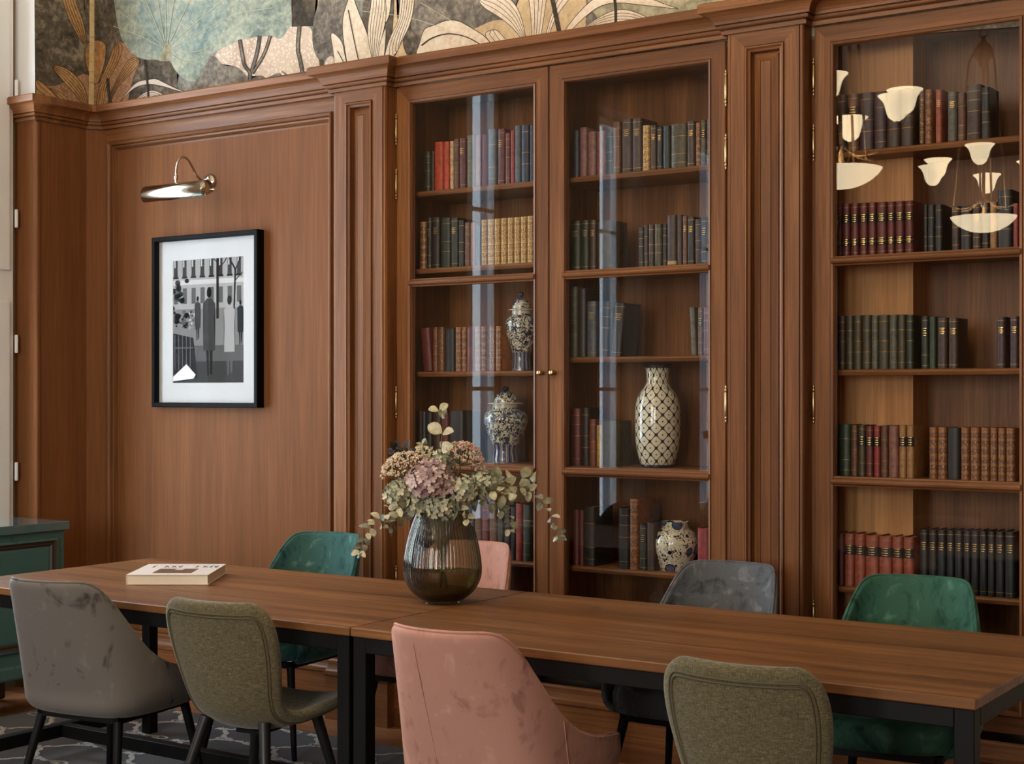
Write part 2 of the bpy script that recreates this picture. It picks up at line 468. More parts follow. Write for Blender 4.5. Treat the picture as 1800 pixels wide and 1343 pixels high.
def line(P, w, k, off=None, smooth=True):
    if off is None: off = 0.0035
    if smooth and len(P) > 2: P = chaikin(P, False, 2)
    n = len(P)
    for i in range(n - 1):
        (x0, y0), (x1, y1) = P[i], P[i + 1]
        l = math.hypot(x1 - x0, y1 - y0)
        if l < 1e-6: continue
        ux, uy = (x1 - x0) / l, (y1 - y0) / l
        w0 = w if not isinstance(w, tuple) else w[0] + (w[1] - w[0]) * i / n
        w1 = w if not isinstance(w, tuple) else w[0] + (w[1] - w[0]) * (i + 1) / n
        e = 0.3
        poly([(x0 - uy * w0 / 2 - ux * e, y0 + ux * w0 / 2 - uy * e), (x0 + uy * w0 / 2 - ux * e, y0 - ux * w0 / 2 - uy * e),
              (x1 + uy * w1 / 2 + ux * e, y1 - ux * w1 / 2 + uy * e), (x1 - uy * w1 / 2 + ux * e, y1 + ux * w1 / 2 + uy * e)], k, off)
def shape(P, k, ink=0.0, smooth=True, stripes=None):
    _layer[0] += 1
    off = 0.0004 + 0.00006 * _layer[0]
    S = chaikin(P, True, 2) if smooth else P
    poly(S, k, off)
    if ink: line(S + [S[0]], ink, INK_, off + 0.00002, False)
    if stripes:
        base, tip, n = stripes
        m = len(P)
        A = [P[(base + i) % m] for i in range((tip - base) % m + 1)]
        B = [P[(base - i) % m] for i in range((base - tip) % m + 1)]
        def rs(Q, t):
            Ls = [0]
            for i in range(1, len(Q)): Ls.append(Ls[-1] + math.hypot(Q[i][0] - Q[i - 1][0], Q[i][1] - Q[i - 1][1]))
            t *= Ls[-1]
            for i in range(1, len(Q)):
                if t <= Ls[i] + 1e-9:
                    u = (t - Ls[i - 1]) / max(1e-9, Ls[i] - Ls[i - 1])
                    return (Q[i - 1][0] + (Q[i][0] - Q[i - 1][0]) * u, Q[i - 1][1] + (Q[i][1] - Q[i - 1][1]) * u)
        for s in range(1, n + 1):
            f = s / (n + 1)
            L = []
            for j in range(9):
                t = 0.03 + 0.92 * j / 8
                a, b2 = rs(A, t), rs(B, t); L.append((a[0] + (b2[0] - a[0]) * f, a[1] + (b2[1] - a[1]) * f))
            line(L, 0.9, INK_, off + 0.00002)
# ground
poly([(58, -320), (1900, -420), (1900, 40), (1290, 80), (560, 165), (176, 215), (62, 200)], BG_, 0.0002)
shape([(300, -300), (330, 60), (300, 200), (560, 165), (640, 140), (640, -300)], BLUE_)
shape([(700, -300), (700, 140), (1100, 80), (1130, -330)], ROCK_)
shape([(1015, -320), (1020, 90), (1300, 70), (1900, 40), (1900, -420)], SAGE_)
shape([(372, 98), (400, 78), (424, 68), (453, 60), (485, 60), (503, 50), (514, 45), (548, 46), (550, 70), (554, 95), (563, 108), (567, 145), (380, 175)], PINK_)
shape([(370, 100), (378, 97), (387, 110), (398, 117), (413, 115), (427, 125), (433, 134), (443, 138), (452, 134), (460, 132), (470, 139), (478, 133), (490, 127), (498, 133), (503, 160), (320, 185), (345, 142)], ROCK_)
shape([(512, -90), (514, 15), (513, 47), (552, 46), (553, 27), (560, 8), (565, -90)], DARK_, smooth=False)
shape([(560, -90), (560, 8), (553, 27), (548, 67), (553, 94), (562, 107), (571, 103), (586, 90), (582, 67), (602, 68), (604, 33), (612, -90)], ROCK_)
shape([(190, -110), (200, 0), (206, 42), (216, 75), (234, 97), (256, 106), (272, 104), (286, 108), (300, 106), (303, 115), (311, 128), (323, 139), (335, 145), (348, 140), (358, 124), (367, 98), (376, 92), (400, 81), (422, 71), (453, 64), (480, 63), (494, 71), (503, 55), (512, 47), (514, 25), (508, -10), (508, -110)], TEAL_)
shape([(232, -80), (240, 30), (262, 70), (283, 100), (303, 108), (330, 100), (372, 78), (398, 45), (400, -80)], TEALIN_)
shape([(276, 108), (284, 96), (287, 84), (292, 76), (299, 80), (302, 92), (301, 108)], SAGE_)
for P in ([(290, 80), (270, 30), (245, -25)], [(291, 78), (281, 20), (275, -30)], [(293, 78), (292, 20), (291, -30)], [(295, 78), (302, 30), (312, -30)], [(297, 80), (320, 30), (350, -30)],
          [(298, 82), (335, 48), (372, 18), (400, -5)], [(300, 86), (345, 62), (380, 42), (420, 22), (480, 14)], [(302, 90), (350, 92), (372, 80)], [(288, 82), (250, 48), (206, 18)], [(287, 84), (245, 62), (200, 46)], [(302, 96), (320, 108), (345, 112)]):
    line(P, 1.1, VEIN_)
for P, w in (([(422, 70), (427, 100), (430, 117), (442, 128), (437, 158)], 5), ([(457, 63), (453, 93), (443, 125)], 5), ([(476, 63), (465, 97), (444, 129)], 4), ([(527, 46), (523, 87), (528, 103), (535, 145)], 5.5)):
    line(P, w + 1.6, INK_, 0.0030); line(P, w - 1, ROCK_, 0.0032)
line([(565, 105), (568, 140)], 7, DARK_, 0.0031)
line([(497, 126), (513, 138), (530, 145)], 1.6, INK_)
shape([(568, 135), (570, 107), (585, 95), (592, 118), (590, 135)], PINK_)
# cream leaf group over the first pilaster
shape([(581, 62), (585, 56), (602, 72), (606, 95), (613, 128), (589, 132), (587, 95)], CREAM_, 1.0)
line([(594, 90), (604, 108), (612, 125)], 1.3, INK_)
shape([(618, -16), (603, 25), (602, 55), (606, 85), (613, 128), (632, 125), (636, 110), (655, 108), (652, 80), (643, 50), (630, 20)], CREAM_, 1.2)
line([(613, 18), (618, 45), (625, 80), (633, 115)], 1.6, INK_)
shape([(655, -90), (654, 0), (648, 34), (646, 62), (651, 88), (655, 108), (665, 110), (668, 80), (677, 45), (682, 8), (674, -90)], CREAM_, 1.0, stripes=(5, 0, 5))
shape([(678, -70), (677, 0), (680, 18), (677, 44), (684, 30), (688, 5), (690, -70)], CREAM_, 1.0)
shape([(679, 44), (673, 62), (667, 80), (665, 108), (674, 115), (678, 75)], CREAM_, 0.9)
shape([(697, -70), (697, 20), (701, 45), (709, 60), (708, 76), (712, 90), (720, 105), (727, 116), (676, 120), (690, 80)], SAND_)
shape([(732, -60), (729, 8), (721, 45), (710, 66), (700, 88), (686, 116), (675, 116), (677, 92), (688, 60), (700, 40), (703, 10), (708, -60)], CREAM_, 0.9, stripes=(4, 0, 5))
shape([(631, 126), (634, 110), (642, 109), (652, 102), (664, 106), (675, 118)], CREAM_, 1.2)
# long cream leaves over the double doors
shape([(800, 110), (818, 60), (846, 44), (877, 33), (900, 40), (930, -60), (1029, -60), (1032, 70), (1000, 90)], SAND_)
shape([(815, -60), (841, -6), (875, 32), (852, 42), (833, 52), (818, 45), (800, -10)], ROCK_)
shape([(730, 95), (737, 80), (743, 56), (750, 48), (763, 45), (780, 37), (793, 35), (808, 37), (822, 45), (834, 52), (852, 63), (868, 82), (880, 96), (840, 92), (820, 93), (807, 90), (783, 97), (760, 98), (740, 103)], CREAM_, 1.3)
line([(742, 80), (757, 68), (777, 61), (793, 59), (820, 64), (845, 78), (868, 92)], (2.6, 1.4), INK_)
shape([(849, 61), (864, 52), (874, 53), (884, 63), (901, 86), (878, 90)], CREAM_, 1.0, stripes=(5, 1, 2))
shape([(838, -4), (850, 14), (872, 26), (898, 45), (919, 70), (926, 82), (922, 48), (912, 16), (896, -4), (870, -22)], CREAM_, 1.1, stripes=(5, 0, 4))
shape([(922, -60), (934, 26), (936, 82), (949, 80), (957, 26), (970, -60)], CREAM_, 1.0, stripes=(2, 0, 3))
line([(968, -20), (976, 20), (988, 76)], 8, DARK_, 0.0030)
shape([(960, 78), (974, 37), (988, 14), (1012, -14), (998, -22), (980, 0), (968, 30), (956, 76)], CREAM_, 1.0, stripes=(0, 3, 1))
shape([(981, 74), (1003, 39), (1029, 10), (1052, -8), (1090, -16), (1146, -2), (1172, 9), (1199, 17), (1165, 13), (1128, 9), (1084, 4), (1055, 10), (1029, 29), (1000, 58)], CREAM_, 1.1)
shape([(1000, 72), (1029, 47), (1055, 29), (1081, 17), (1107, 17), (1139, 31), (1160, 45), (1142, 48), (1112, 39), (1081, 39), (1042, 46), (1008, 68)], CREAM_, 1.0, stripes=(0, 6, 3))
line([(1079, -20), (1084, 25), (1081, 60)], 5, INK_, 0.0033)
for P in ([(1160, -10), (1185, 37)], [(1208, 8), (1220, 34)], [(1244, -10), (1252, 28)], [(1330, -60), (1345, 10)], [(640, 20), (720, 30), (780, 50)], [(740, 5), (800, 40)]):
    line(P, 1.0, VEIN_)
# brown leaf group in the corner
shape([(62, 150), (83, 152), (105, 150), (137, 133), (153, 128), (167, 150), (192, 138), (201, 75), (217, 73), (230, 93), (250, 107), (237, 127), (227, 167), (223, 195), (200, 205), (170, 210), (62, 205)], TAN_)
line([(161, -300), (161, 75), (160, 150), (159, 205)], 8.5, GOLDS_, 0.0030)
shape([(88, -90), (107, -6), (120, 34), (133, 58), (147, 80), (153, 74), (145, 33), (132, 4), (116, -90)], BROWN_, 1.0, stripes=(4, 0, 4))
shape([(138, -80), (148, 22), (154, -4), (152, -80)], BROWN_, 0.8, stripes=(1, 3, 2))
shape([(148, 86), (156, 73), (172, 70), (184, 74), (188, 85), (184, 118), (168, 155), (157, 133), (149, 108)], BROWN_, 1.0)
line([(161, 72), (160, 110), (160, 205)], 8.5, GOLDS_, 0.0032)
shape([(88, 115), (103, 115), (120, 122), (137, 137), (150, 157), (155, 183), (150, 194), (137, 172), (117, 150), (98, 128)], BROWN_, 1.1, stripes=(6, 0, 4))
shape([(62, 137), (80, 150), (97, 167), (115, 192), (100, 188), (83, 170), (62, 156)], BROWN_, 1.0, stripes=(3, 0, 1))
shape([(83, 153), (107, 163), (122, 177), (135, 200), (120, 190), (100, 168)], BROWN_, 1.0, stripes=(3, 0, 1))
shape([(167, 202), (173, 150), (192, 108), (203, 72), (218, 80), (210, 107), (187, 147), (180, 202)], BROWN_, 1.0, stripes=(0, 3, 3))
line([(190, 138), (192, 167), (200, 200)], 6, DARK_, 0.0030)
shape([(185, 200), (193, 167), (210, 133), (228, 100), (252, 104), (232, 128), (210, 150), (198, 170), (190, 200)], BROWN_, 1.0, stripes=(0, 4, 4))
shape([(199, 198), (225, 160), (242, 143), (262, 140), (275, 138), (288, 145), (315, 158), (333, 163), (312, 160), (292, 153), (263, 147), (238, 153), (218, 172)], WHITE_, 1.0)
shape([(222, 192), (238, 175), (257, 161), (272, 158), (290, 167), (304, 180), (290, 181), (268, 174), (248, 178), (230, 190)], WHITE_, 1.0, stripes=(0, 5, 3))
line([(255, 105), (260, 140), (263, 188)], 4, INK_, 0.0034)
wp = mur.build('wallpaper', MUR)
struct(wp, 'botanical wallpaper of lotus and long leaves above the cornice')

# ------------------------------------------------------------------ oak joinery on the wall
PIL = [(-4.402, -4.102), (-2.462, -2.157)]
CORN = [(0.0, 2.80), (0.012, 2.80), (0.014, 2.813), (0.006, 2.8135), (0.006, 2.818), (0.022, 2.8185), (0.027, 2.823), (0.027, 2.829), (0.018, 2.8295), (0.018, 2.834), (0.034, 2.8345)] + \
       [(0.034 + 0.042 * (1 - cos(R(a))), 2.834 + 0.040 * sin(R(a))) for a in (15, 30, 45, 60, 75, 90)] + \
       [(0.080, 2.876), (0.080, 2.905), (0.074, 2.912), (0.0, 2.912)]
YC = 5.145
path = [(XL - 0.02, YPIER - 0.005), (XS + 0.0, YPIER - 0.005), (XS + 0.0, 5.08), (XS + 0.055, YC)]
for a, c in PIL: path += [(a - 0.004, YC), (a - 0.004, YP), (c + 0.004, YP), (c + 0.004, YC)]
path += [(-1.0, YC)]
b = MB(); b.loops(sweep_h(path, CORN), closed=False)
struct(b.build('trim_3', WH, bevel=0.0), 'dark oak cornice stepping over the pilasters')
SKIRT = [(0.0, 0.0), (0.016, 0.0), (0.016, 0.195), (0.022, 0.20), (0.022, 0.215)] + [(0.022 - 0.016 * sin(R(a)), 0.215 + 0.036 * (1 - cos(R(a)))) for a in (20, 40, 60, 80, 90)] + [(0.006, 0.262), (0.0, 0.268), (-0.02, 0.268)]
path = [(XS + 0.002, YPIER + 0.05), (XS + 0.002, 5.07), (XS + 0.055, 5.135)]
for a, c in PIL: path += [(a - 0.012, 5.135), (a - 0.012, YP - 0.004), (c + 0.012, YP - 0.004), (c + 0.012, 5.135)]
path += [(-1.0, 5.135)]
b = MB(); b.loops(sweep_h(path, SKIRT), closed=False)
struct(b.build('baseboard_back', WH), 'oak plinth board along the bookcase wall')

# large panelled bay with the picture
b = MB()
b.box(-4.443, -4.398, YD, YD + 0.04, 0.2, 2.757, 0); b.box(-5.985, -4.398, YD, YD + 0.04, 2.757, 2.82, 1)
b.frame(-5.985, -4.443, 0.2, 2.757, [(0.0, YD + 0.03), (0.0, YD), (0.019, YD), (0.0195, YD + 0.006), (0.022, YD + 0.006), (0.0225, YD - 0.010), (0.027, YD - 0.014), (0.036, YD - 0.006), (0.039, YD + 0.002), (0.0395, YD + 0.012), (0.042, YD + 0.012), (0.0425, YD + 0.005), (0.050, YD + 0.007), (0.060, YD + 0.028), (0.064, YD + 0.028), (0.065, YD + 0.024), (0.07, YD + 0.024)], 0, 1, fill=2)
struct(b.build('trim_4', [WV, WH, WPANEL]), 'large oak wall panel holding the framed photograph')

def pilaster(name, a, c, label):
    b = MB()
    b.frame(a, c, 0.2, 2.82, [(0, 5.22), (0, YP + 0.012), (0.004, YP + 0.004), (0.013, YP + 0.003), (0.0135, YP + 0.008), (0.0155, YP + 0.008), (0.016, YP), (0.072, YP), (0.0725, YP + 0.007), (0.0755, YP + 0.007), (0.076, YP - 0.006), (0.082, YP - 0.007), (0.086, YP + 0.002), (0.094, YP + 0.006),
        (0.0945, YP + 0.020), (0.098, YP + 0.034), (0.104, YP + 0.034), (0.106, YP + 0.022), (0.130, YP + 0.012), (0.1305, YP + 0.016), (0.1325, YP + 0.016), (0.133, YP + 0.012)], 0, 1, fill=0)
    struct(b.build(name, [WV, WH]), label)
# the recess of each pilaster stops short of cornice and plinth: shift by building it between them
for nm, (a, c), lb in (('trim_5', PIL[0], 'oak pilaster with a narrow raised panel left of the double doors'), ('trim_6', PIL[1], 'oak pilaster with a narrow raised panel between the bookcases')):
    pilaster(nm, a, c, lb)
# narrow strips behind the hinge gaps
b = MB(); 
for x0, x1 in ((-4.104, -4.090), (-2.503, -2.458), (-2.160, -2.140)): b.box(x0, x1, YD + 0.012, 5.22, 0.2, 2.82)
struct(b.build('trim_7', WV), 'dark oak strip between pilaster and doors')

# ------------------------------------------------------------------ bookcases
YSH, YBACK = 5.225, 5.53                    # shelf front, inner back
DZ0, DZ1 = 0.295, 2.800                     # door bottom and top
DOOR_A, DOOR_B, DOOR_C = (-4.092, -3.3005), (-3.2985, -2.500), (-2.143, -1.330)
def make_door(parent, x0, x1, hinge_left, knob):
    st = 0.076
    f = MB()
    f.frame(x0 + 0.001, x1 - 0.001, DZ0, DZ1, [(0, 5.19), (0, YD + 0.003), (0.003, YD), (st - 0.016, YD), (st - 0.0155, YD + 0.005), (st - 0.0135, YD + 0.005), (st - 0.013, YD - 0.004), (st - 0.004, YD - 0.001), (st, YD + 0.012), (st, 5.19), (0.0, 5.19)], 0, 1)
    d = f.build('door', [WV, WH], parent)
    for z0, z1 in ((1.922, 1.956), (1.119, 1.155)):
        r = MB(); zc, hh = (z0 + z1) / 2, (z1 - z0) / 2
        prof = [(YD + 0.028, -hh), (YD + 0.004, -hh), (YD + 0.002, -hh * .72)] + [(YD - 0.001 - 0.011 * cos(R(t)), hh * 0.62 * sin(R(t))) for t in range(-90, 91, 30)] + [(YD + 0.002, hh * .72), (YD + 0.004, hh), (YD + 0.028, hh)]
        L = [[(x, y, zc + z) for y, z in prof] for x in (x0 + st - 0.008, x1 - st + 0.008)]
        r.loops(L, True, True, True); r.build('crossbar', WH, d)
    g = MB()
    for z0, z1 in ((DZ0 + st - 0.004, 1.119), (1.155, 1.922), (1.956, DZ1 - st + 0.004)):
        g.box(x0 + st - 0.004, x1 - st + 0.004, YD + 0.016, YD + 0.020, z0, z1)
    g.build('glass_pane', GLASS, d)
    hx = x0 - 0.001 if hinge_left else x1 + 0.003
    for zt, zb in ((2.689, 2.548), (2.446, 2.308), (1.488, 1.345), (0.70, 0.56)):
        h = MB(); zm = (zt + zb) / 2; q = (zt - zb) / 2
        h.lathe([(0.0015, -q), (0.004, -q + 0.006), (0.0025, -q + 0.012), (0.0055, -q + 0.016), (0.0055, -q + 0.021), (0.0032, -q + 0.025), (0.0058, -q + 0.03), (0.0062, 0), (0.0058, q - 0.03), (0.0032, q - 0.025), (0.0055, q - 0.021), (0.0055, q - 0.016), (0.0025, q - 0.012), (0.004, q - 0.006), (0.0015, q)], 12, (hx, YD - 0.004, zm))
        h.build('hinge', BRASS, d, auto=40)
    if knob:
        k = MB(); n = 16
        prof = [(0.006, 0), (0.009, 0.002), (0.005, 0.006), (0.005, 0.012), (0.010, 0.017), (0.013, 0.022), (0.012, 0.028), (0.007, 0.032), (0.0, 0.033)]
        L = [[(knob + r * cos(2 * pi * j / n), YD - y, 1.541 + r * sin(2 * pi * j / n)) for j in range(n)] for r, y in prof]
        k.loops(L, True, True, True); k.build('knob', BRASS, d, smooth=True)
    return d
def carcass(parent, x0, x1, div=None, block=None):
    c = MB()
    c.box(x0, x1, YBACK, YBACK + 0.02, 0.30, 2.80, 0)
    for x in (x0, x1 - 0.02): c.box(x, x + 0.02, 5.195, YBACK, 0.30, 2.80, 0)
    c.box(x0 + 0.02, x1 - 0.02, 5.195, YBACK, 2.775, 2.80, 1); c.box(x0 + 0.02, x1 - 0.02, 5.195, YBACK, 0.30, 0.34, 1)
    if div: c.box(div - 0.011, div + 0.011, 5.20, YBACK, 0.34, 2.775, 0)
    c.build('carcass', [WV, WH], parent)
    if block:
        k = MB(); k.box(x0 + 0.02, block, 5.36, YBACK, 0.34, 2.775); k.build('boxed_pier', WLIGHT, parent)
def shelf(parent, x0, x1, z, back=YBACK):
    s = MB(); prof = [(back, -0.022), (YSH + 0.004, -0.022), (YSH, -0.016), (YSH - 0.003, -0.009), (YSH, -0.003), (YSH + 0.006, 0), (back, 0)]
    s.loops([[(x, y, z + dz) for y, dz in prof] for x in (x0, x1)], True, True, True)
    s.build('shelf', WH, parent)

bc1 = empty('bookcase', (0, 0, 0)); tag(bc1, 'double-door oak glass bookcase holding the porcelain jars', 'bookcase')
carcass(bc1, -4.10, -2.49, div=-3.30)
make_door(bc1, *DOOR_A, True, -3.33); make_door(bc1, *DOOR_B, False, -3.271)
ZA = [2.346, 2.006, 1.552, 1.156, 0.748]; ZBs = [2.346, 1.962, 1.605, 1.158, 0.748]; ZCs = [2.346, 1.962, 1.545, 1.152, 0.748]
for z in ZA: shelf(bc1, -4.08, -3.311, z)
for z in ZBs: shelf(bc1, -3.289, -2.51, z)
bc2 = empty('bookcase', (0, 0, 0)); tag(bc2, 'single-door oak glass bookcase full of matched sets, lamps mirrored in its glass', 'bookcase')
carcass(bc2, -2.145, -1.33, block=-1.841)
make_door(bc2, *DOOR_C, True, None)
for z in ZCs: shelf(bc2, -2.125, -1.35, z)
b = MB(); b.box(-1.33, -1.0, YD, 5.25, 0.2, 2.82); struct(b.build('trim_8', WV), 'oak stile beyond the single-door bookcase')

# ------------------------------------------------------------------ books
def leather(key, c):
    nm = key + '_leather'
    if nm not in _cache:
        t = NT(nm); co = t.co()
        n = t.noise(co, 40, 4, 0.6, 0.6)
        col = t.ramp(n, [(0.32, mul(c, 0.6)), (0.5, c), (0.7, mul(c, 1.35))])
        _cache[nm] = t.bsdf(col, 0.48, bump=n, bs=0.12, bd=0.001)
    return _cache[nm]
def giltspine(nm, base, amt):
    t = NT(nm); co = t.co()
    w = t.n('ShaderNodeTexVoronoi', {'Vector': t.scale(co, (190, 190, 120)), 'Scale': 1.0}).outputs[0]
    f = t.ramp(w, [(amt - .14, (1, 1, 1, 1)), (amt, (0, 0, 0, 1))])
    col = t.mix(f, base, rgb(200, 158, 90))
    return t.bsdf(col, 0.42, bump=w, bs=0.2, bd=0.001, Metallic=t.math('MULTIPLY', f, 0.55))
GILTSP = giltspine('richly_gilt_spine', rgb(140, 98, 52), 0.50)
GILTBR = giltspine('tooled_brown_spine', rgb(104, 62, 36), 0.34)
GILT = plain('worn_gilt', rgb(150, 112, 60), 0.4, Metallic=0.5)
COLS = {
 'bk': ('black', (30, 27, 26)), 'dg': ('dark green', (34, 42, 30)), 'gn': ('green', (44, 60, 40)), 'tl': ('dark teal', (28, 48, 52)),
 'nv': ('navy', (28, 40, 62)), 'gb': ('grey blue', (72, 78, 88)), 'or': ('bright orange-red', (182, 68, 42)), 'rd': ('red', (136, 40, 36)),
 'dr': ('dark red', (96, 34, 32)), 'bu': ('burgundy', (92, 42, 46)), 'mv': ('mauve', (128, 88, 88)), 'pu': ('plum', (66, 44, 48)),
 'br': ('brown', (98, 62, 40)), 'db': ('dark brown', (62, 42, 32)), 'rb': ('red-brown', (112, 58, 42)), 'ol': ('olive', (70, 62, 40)),
 'gy': ('grey-green', (88, 86, 72)), 'gd': ('gold-tooled tan', (186, 152, 92)), 'tn': ('tan', (160, 116, 70)), 'yl': ('yellow', (170, 138, 66)),
 'ob': ('orange-brown', (150, 90, 46)), 'rr': ('rust-red', (150, 74, 54)), 'cr': ('cream', (200, 168, 126)), 'rs': ('rose-brown', (132, 84, 72)),
 'mb': ('marbled', (70, 60, 46)),
}
ORD = 'first second third fourth fifth sixth seventh eighth ninth tenth eleventh twelfth thirteenth fourteenth fifteenth sixteenth seventeenth eighteenth nineteenth twentieth'.split()
STYLE = {'p': 'plain', 'g': 'gilt-lined', 'G': 'richly gilt', 'l': 'black-labelled', 'L': 'double-labelled', 't': 'gilt-lettered', 'c': 'tan-footed'}
BOOKY = 5.242
def make_book(x0, x1, zt, zb, key, style, lean, label, group, dep=0.135):
    w = max(0.008, x1 - x0 - 0.0012); h = zt - zb
    r = empty('book', ((x0 + x1) / 2, BOOKY, zb + 0.0005))
    tag(r, label, 'book', group)
    if lean:
        a = R(lean); r.rotation_euler = (0, a, 0)
        r.location.z += abs(sin(a)) * w / 2
    col = leather(COLS[key][0].replace(' ', '_'), rgb(*COLS[key][1]))
    hw = w / 2; bul = min(0.009, hw * 0.55); t = min(0.0025, hw * 0.3)
    def sp(off, n=7):
        return [((hw + off * 0.6) * sin(R(-90 + 180 * i / (n - 1))), 0.010 - (bul + off) * cos(R(-90 + 180 * i / (n - 1)))) for i in range(n)]
    out = [(-hw, dep)] + sp(0) + [(hw, dep)]
    inn = [(hw - t, dep)] + [(x * (1 - t / hw), y + t) for x, y in sp(0)[::-1]] + [(-hw + t, dep)]
    ring = out + inn
    c = MB(); c.loops([[(x, y, z) for x, y in ring] for z in (0, h)], True, False, False)
    n = len(out); N = len(ring)
    for base, rev in ((0, 1), (N, 0)):
        for i in range(n - 1): c.f.append((base + i, base + i + 1, base + N - 2 - i, base + N - 1 - i)); c.mi.append(0)
    p = MB(); p.box(-hw + t * 1.05, hw - t * 1.05, 0.014, dep - 0.005, 0.004, h - 0.005); p.build('page_block', PAGE, r)
    def band(mb, z0, z1, off, k=0):
        a = sp(off)
        mb.loops([[(x, y, z) for x, y in a] for z in (z0, z1)], False, k=k)
    if style in 'gGLlt':
        if style == 'G': zs = [0.14, 0.30, 0.46, 0.62, 0.78, 0.92]
        elif style == 'g': zs = [0.12, 0.32, 0.52, 0.72, 0.88]
        elif style == 't': zs = [0.07, 0.93]
        else: zs = [0.06, 0.26, 0.92]
        for q in zs: band(c, h * q - 0.0011, h * q + 0.0011, 0.0014, 1 if style != 'g' or (len(label) + int(q * 50)) % 3 else 0)
        if style == 'G':
            for q0, q1 in zip([0.02] + zs, zs + [0.985]): band(c, h * q0 + 0.005, h * q1 - 0.005, 0.0005, 2)
    c.build('cover', [col, GILT, GILTSP if key == 'gd' else GILTBR], r, auto=50)
    if style in 'lLtc':
        lb = MB()
        if style == 'L': spans = [(0.18, 0.32), (0.62, 0.78)]
        elif style == 'l': spans = [(0.60, 0.78)]
        elif style == 'c': spans = [(0.02, 0.09)]
        else: spans = [(0.66, 0.80)]
        for q0, q1 in spans:
            if style != 't': band(lb, h * q0, h * q1, 0.0010, 0 if style != 'c' else 2)
            if style == 'c': continue
            m = 4
            for i in range(m):
                zz = h * (q0 + (q1 - q0) * (i + 0.6) / m)
                a = sp(0.0018)[2:5] if i % 2 else sp(0.0018, 9)[3:6]
                lb.loops([[(x, y, z) for x, y in a] for z in (zz, zz + 0.0022)], False, k=1)
        lb.build('spine_label', [BLACKLEATHER, GOLD, PAGE], r)
    return r
SHELFNAME = ['top', 'second', 'third', 'fourth', 'fifth']
def row(case, si, ox, oy, sc, zb, items, dep=0.135):
    zb = zb
    for i, it in enumerate(items):
        x0, x1, yt, key, style = it[:5]; lean = it[5] if len(it) > 5 else 0
        p0, p1, py = ox + x0 / sc, ox + x1 / sc, oy + yt / sc
        X0, X1 = wx(p0, BOOKY), wx(p1, BOOKY)
        zt = wz((p0 + p1) / 2, py, BOOKY)
        lab = '%s %s book, %s from left, %s shelf behind %s door' % (STYLE[style], COLS[key][0], ORD[i], SHELFNAME[si], case)
        make_book(X0, X1, zt, zb, key, style, lean, lab, 'books on the %s shelf behind the %s door' % (SHELFNAME[si], case), dep)
LD, MD, RD = 'left glass', 'middle glass', 'right glass'
row(LD, 0, 680, 100, 3.197, ZA[0], [(205, 240, 532, 'dg', 'g'), (241, 261, 530, 'db', 'p'), (262, 312, 478, 'or', 'p'), (314, 347, 476, 'or', 'p'), (349, 369, 474, 'cr', 'g'), (371, 400, 462, 'br', 'g'), (402, 441, 458, 'bu', 't'),
    (445, 491, 440, 'gy', 'g'), (493, 527, 440, 'rb', 'g'), (529, 561, 438, 'dr', 'p'), (564, 613, 405, 'gb', 'g'), (618, 659, 404, 'bu', 't'), (661, 688, 428, 'dr', 'g'), (690, 712, 414, 'rd', 'p'), (714, 748, 386, 'gb', 'p'), (750, 796, 383, 'nv', 'g'), (798, 824, 384, 'nv', 'p')])
row(LD, 1, 680, 100, 3.197, ZA[1], [(180, 215, 928, 'tn', 'G'), (217, 246, 905, 'bk', 'l'), (248, 292, 903, 'bk', 't'), (297, 353, 904, 'dg', 'g'), (355, 396, 904, 'dg', 't'), (398, 430, 918, 'bk', 'g'), (432, 462, 930, 'br', 'g'), (464, 493, 930, 'rs', 'p'), (495, 522, 938, 'nv', 'p')]
    + [(525 + 37 * k, 560 + 37 * k, 916 - 3 * k, 'gd', 'G') for k in range(8)])
row(LD, 2, 680, 480, 3.534, ZA[2], [(222, 278, 344, 'dr', 'p', -5), (281, 309, 337, 'rb', 'G'), (312, 351, 337, 'br', 'G'), (356, 416, 345, 'bk', 'p'), (420, 458, 337, 'ob', 'G'), (460, 489, 336, 'ob', 'G'), (491, 533, 333, 'dr', 'p'), (540, 577, 332, 'ob', 'G'), (579, 611, 332, 'ob', 'G'), (630, 668, 330, 'rb', 'G'), (670, 706, 330, 'ob', 'G')])
row(LD, 3, 680, 480, 3.534, ZA[3], [(180, 214, 860, 'db', 'p'), (216, 231, 862, 'gb', 'p'), (233, 276, 868, 'bk', 'p'), (279, 330, 862, 'db', 'p'), (332, 378, 866, 'dr', 'p'), (382, 470, 855, 'bk', 'p')])
row(LD, 4, 600, 700, 3.444, ZA[4], [(760, 800, 640, 'nv', 'p'), (802, 843, 650, 'br', 'g'), (845, 886, 640, 'dr', 'g'), (890, 936, 625, 'br', 'g'), (940, 976, 640, 'dg', 'p'), (980, 1018, 650, 'bk', 'g'), (1020, 1048, 660, 'bk', 'p'), (1050, 1090, 640, 'rd', 'g'), (1093, 1140, 645, 'dg', 'g')])
row(MD, 0, 980, 100, 3.197, ZBs[0], [(80, 118, 414, 'nv', 'p'), (120, 163, 397, 'mv', 'p'), (165, 213, 420, 'mv', 'g'), (215, 267, 417, 'rs', 'p'), (268, 303, 420, 'tl', 'g'), (305, 352, 367, 'br', 'g'), (356, 413, 348, 'db', 't'), (415, 471, 345, 'db', 't'), (473, 516, 385, 'gd', 'G'), (518, 552, 384, 'db', 't'), (554, 584, 392, 'bk', 't'), (588, 629, 388, 'tl', 'p'), (632, 722, 376, 'ol', 'g'), (724, 770, 362, 'db', 't'), (772, 799, 369, 'ob', 'G'), (801, 830, 354, 'ol', 'l'), (832, 870, 352, 'db', 'g')])
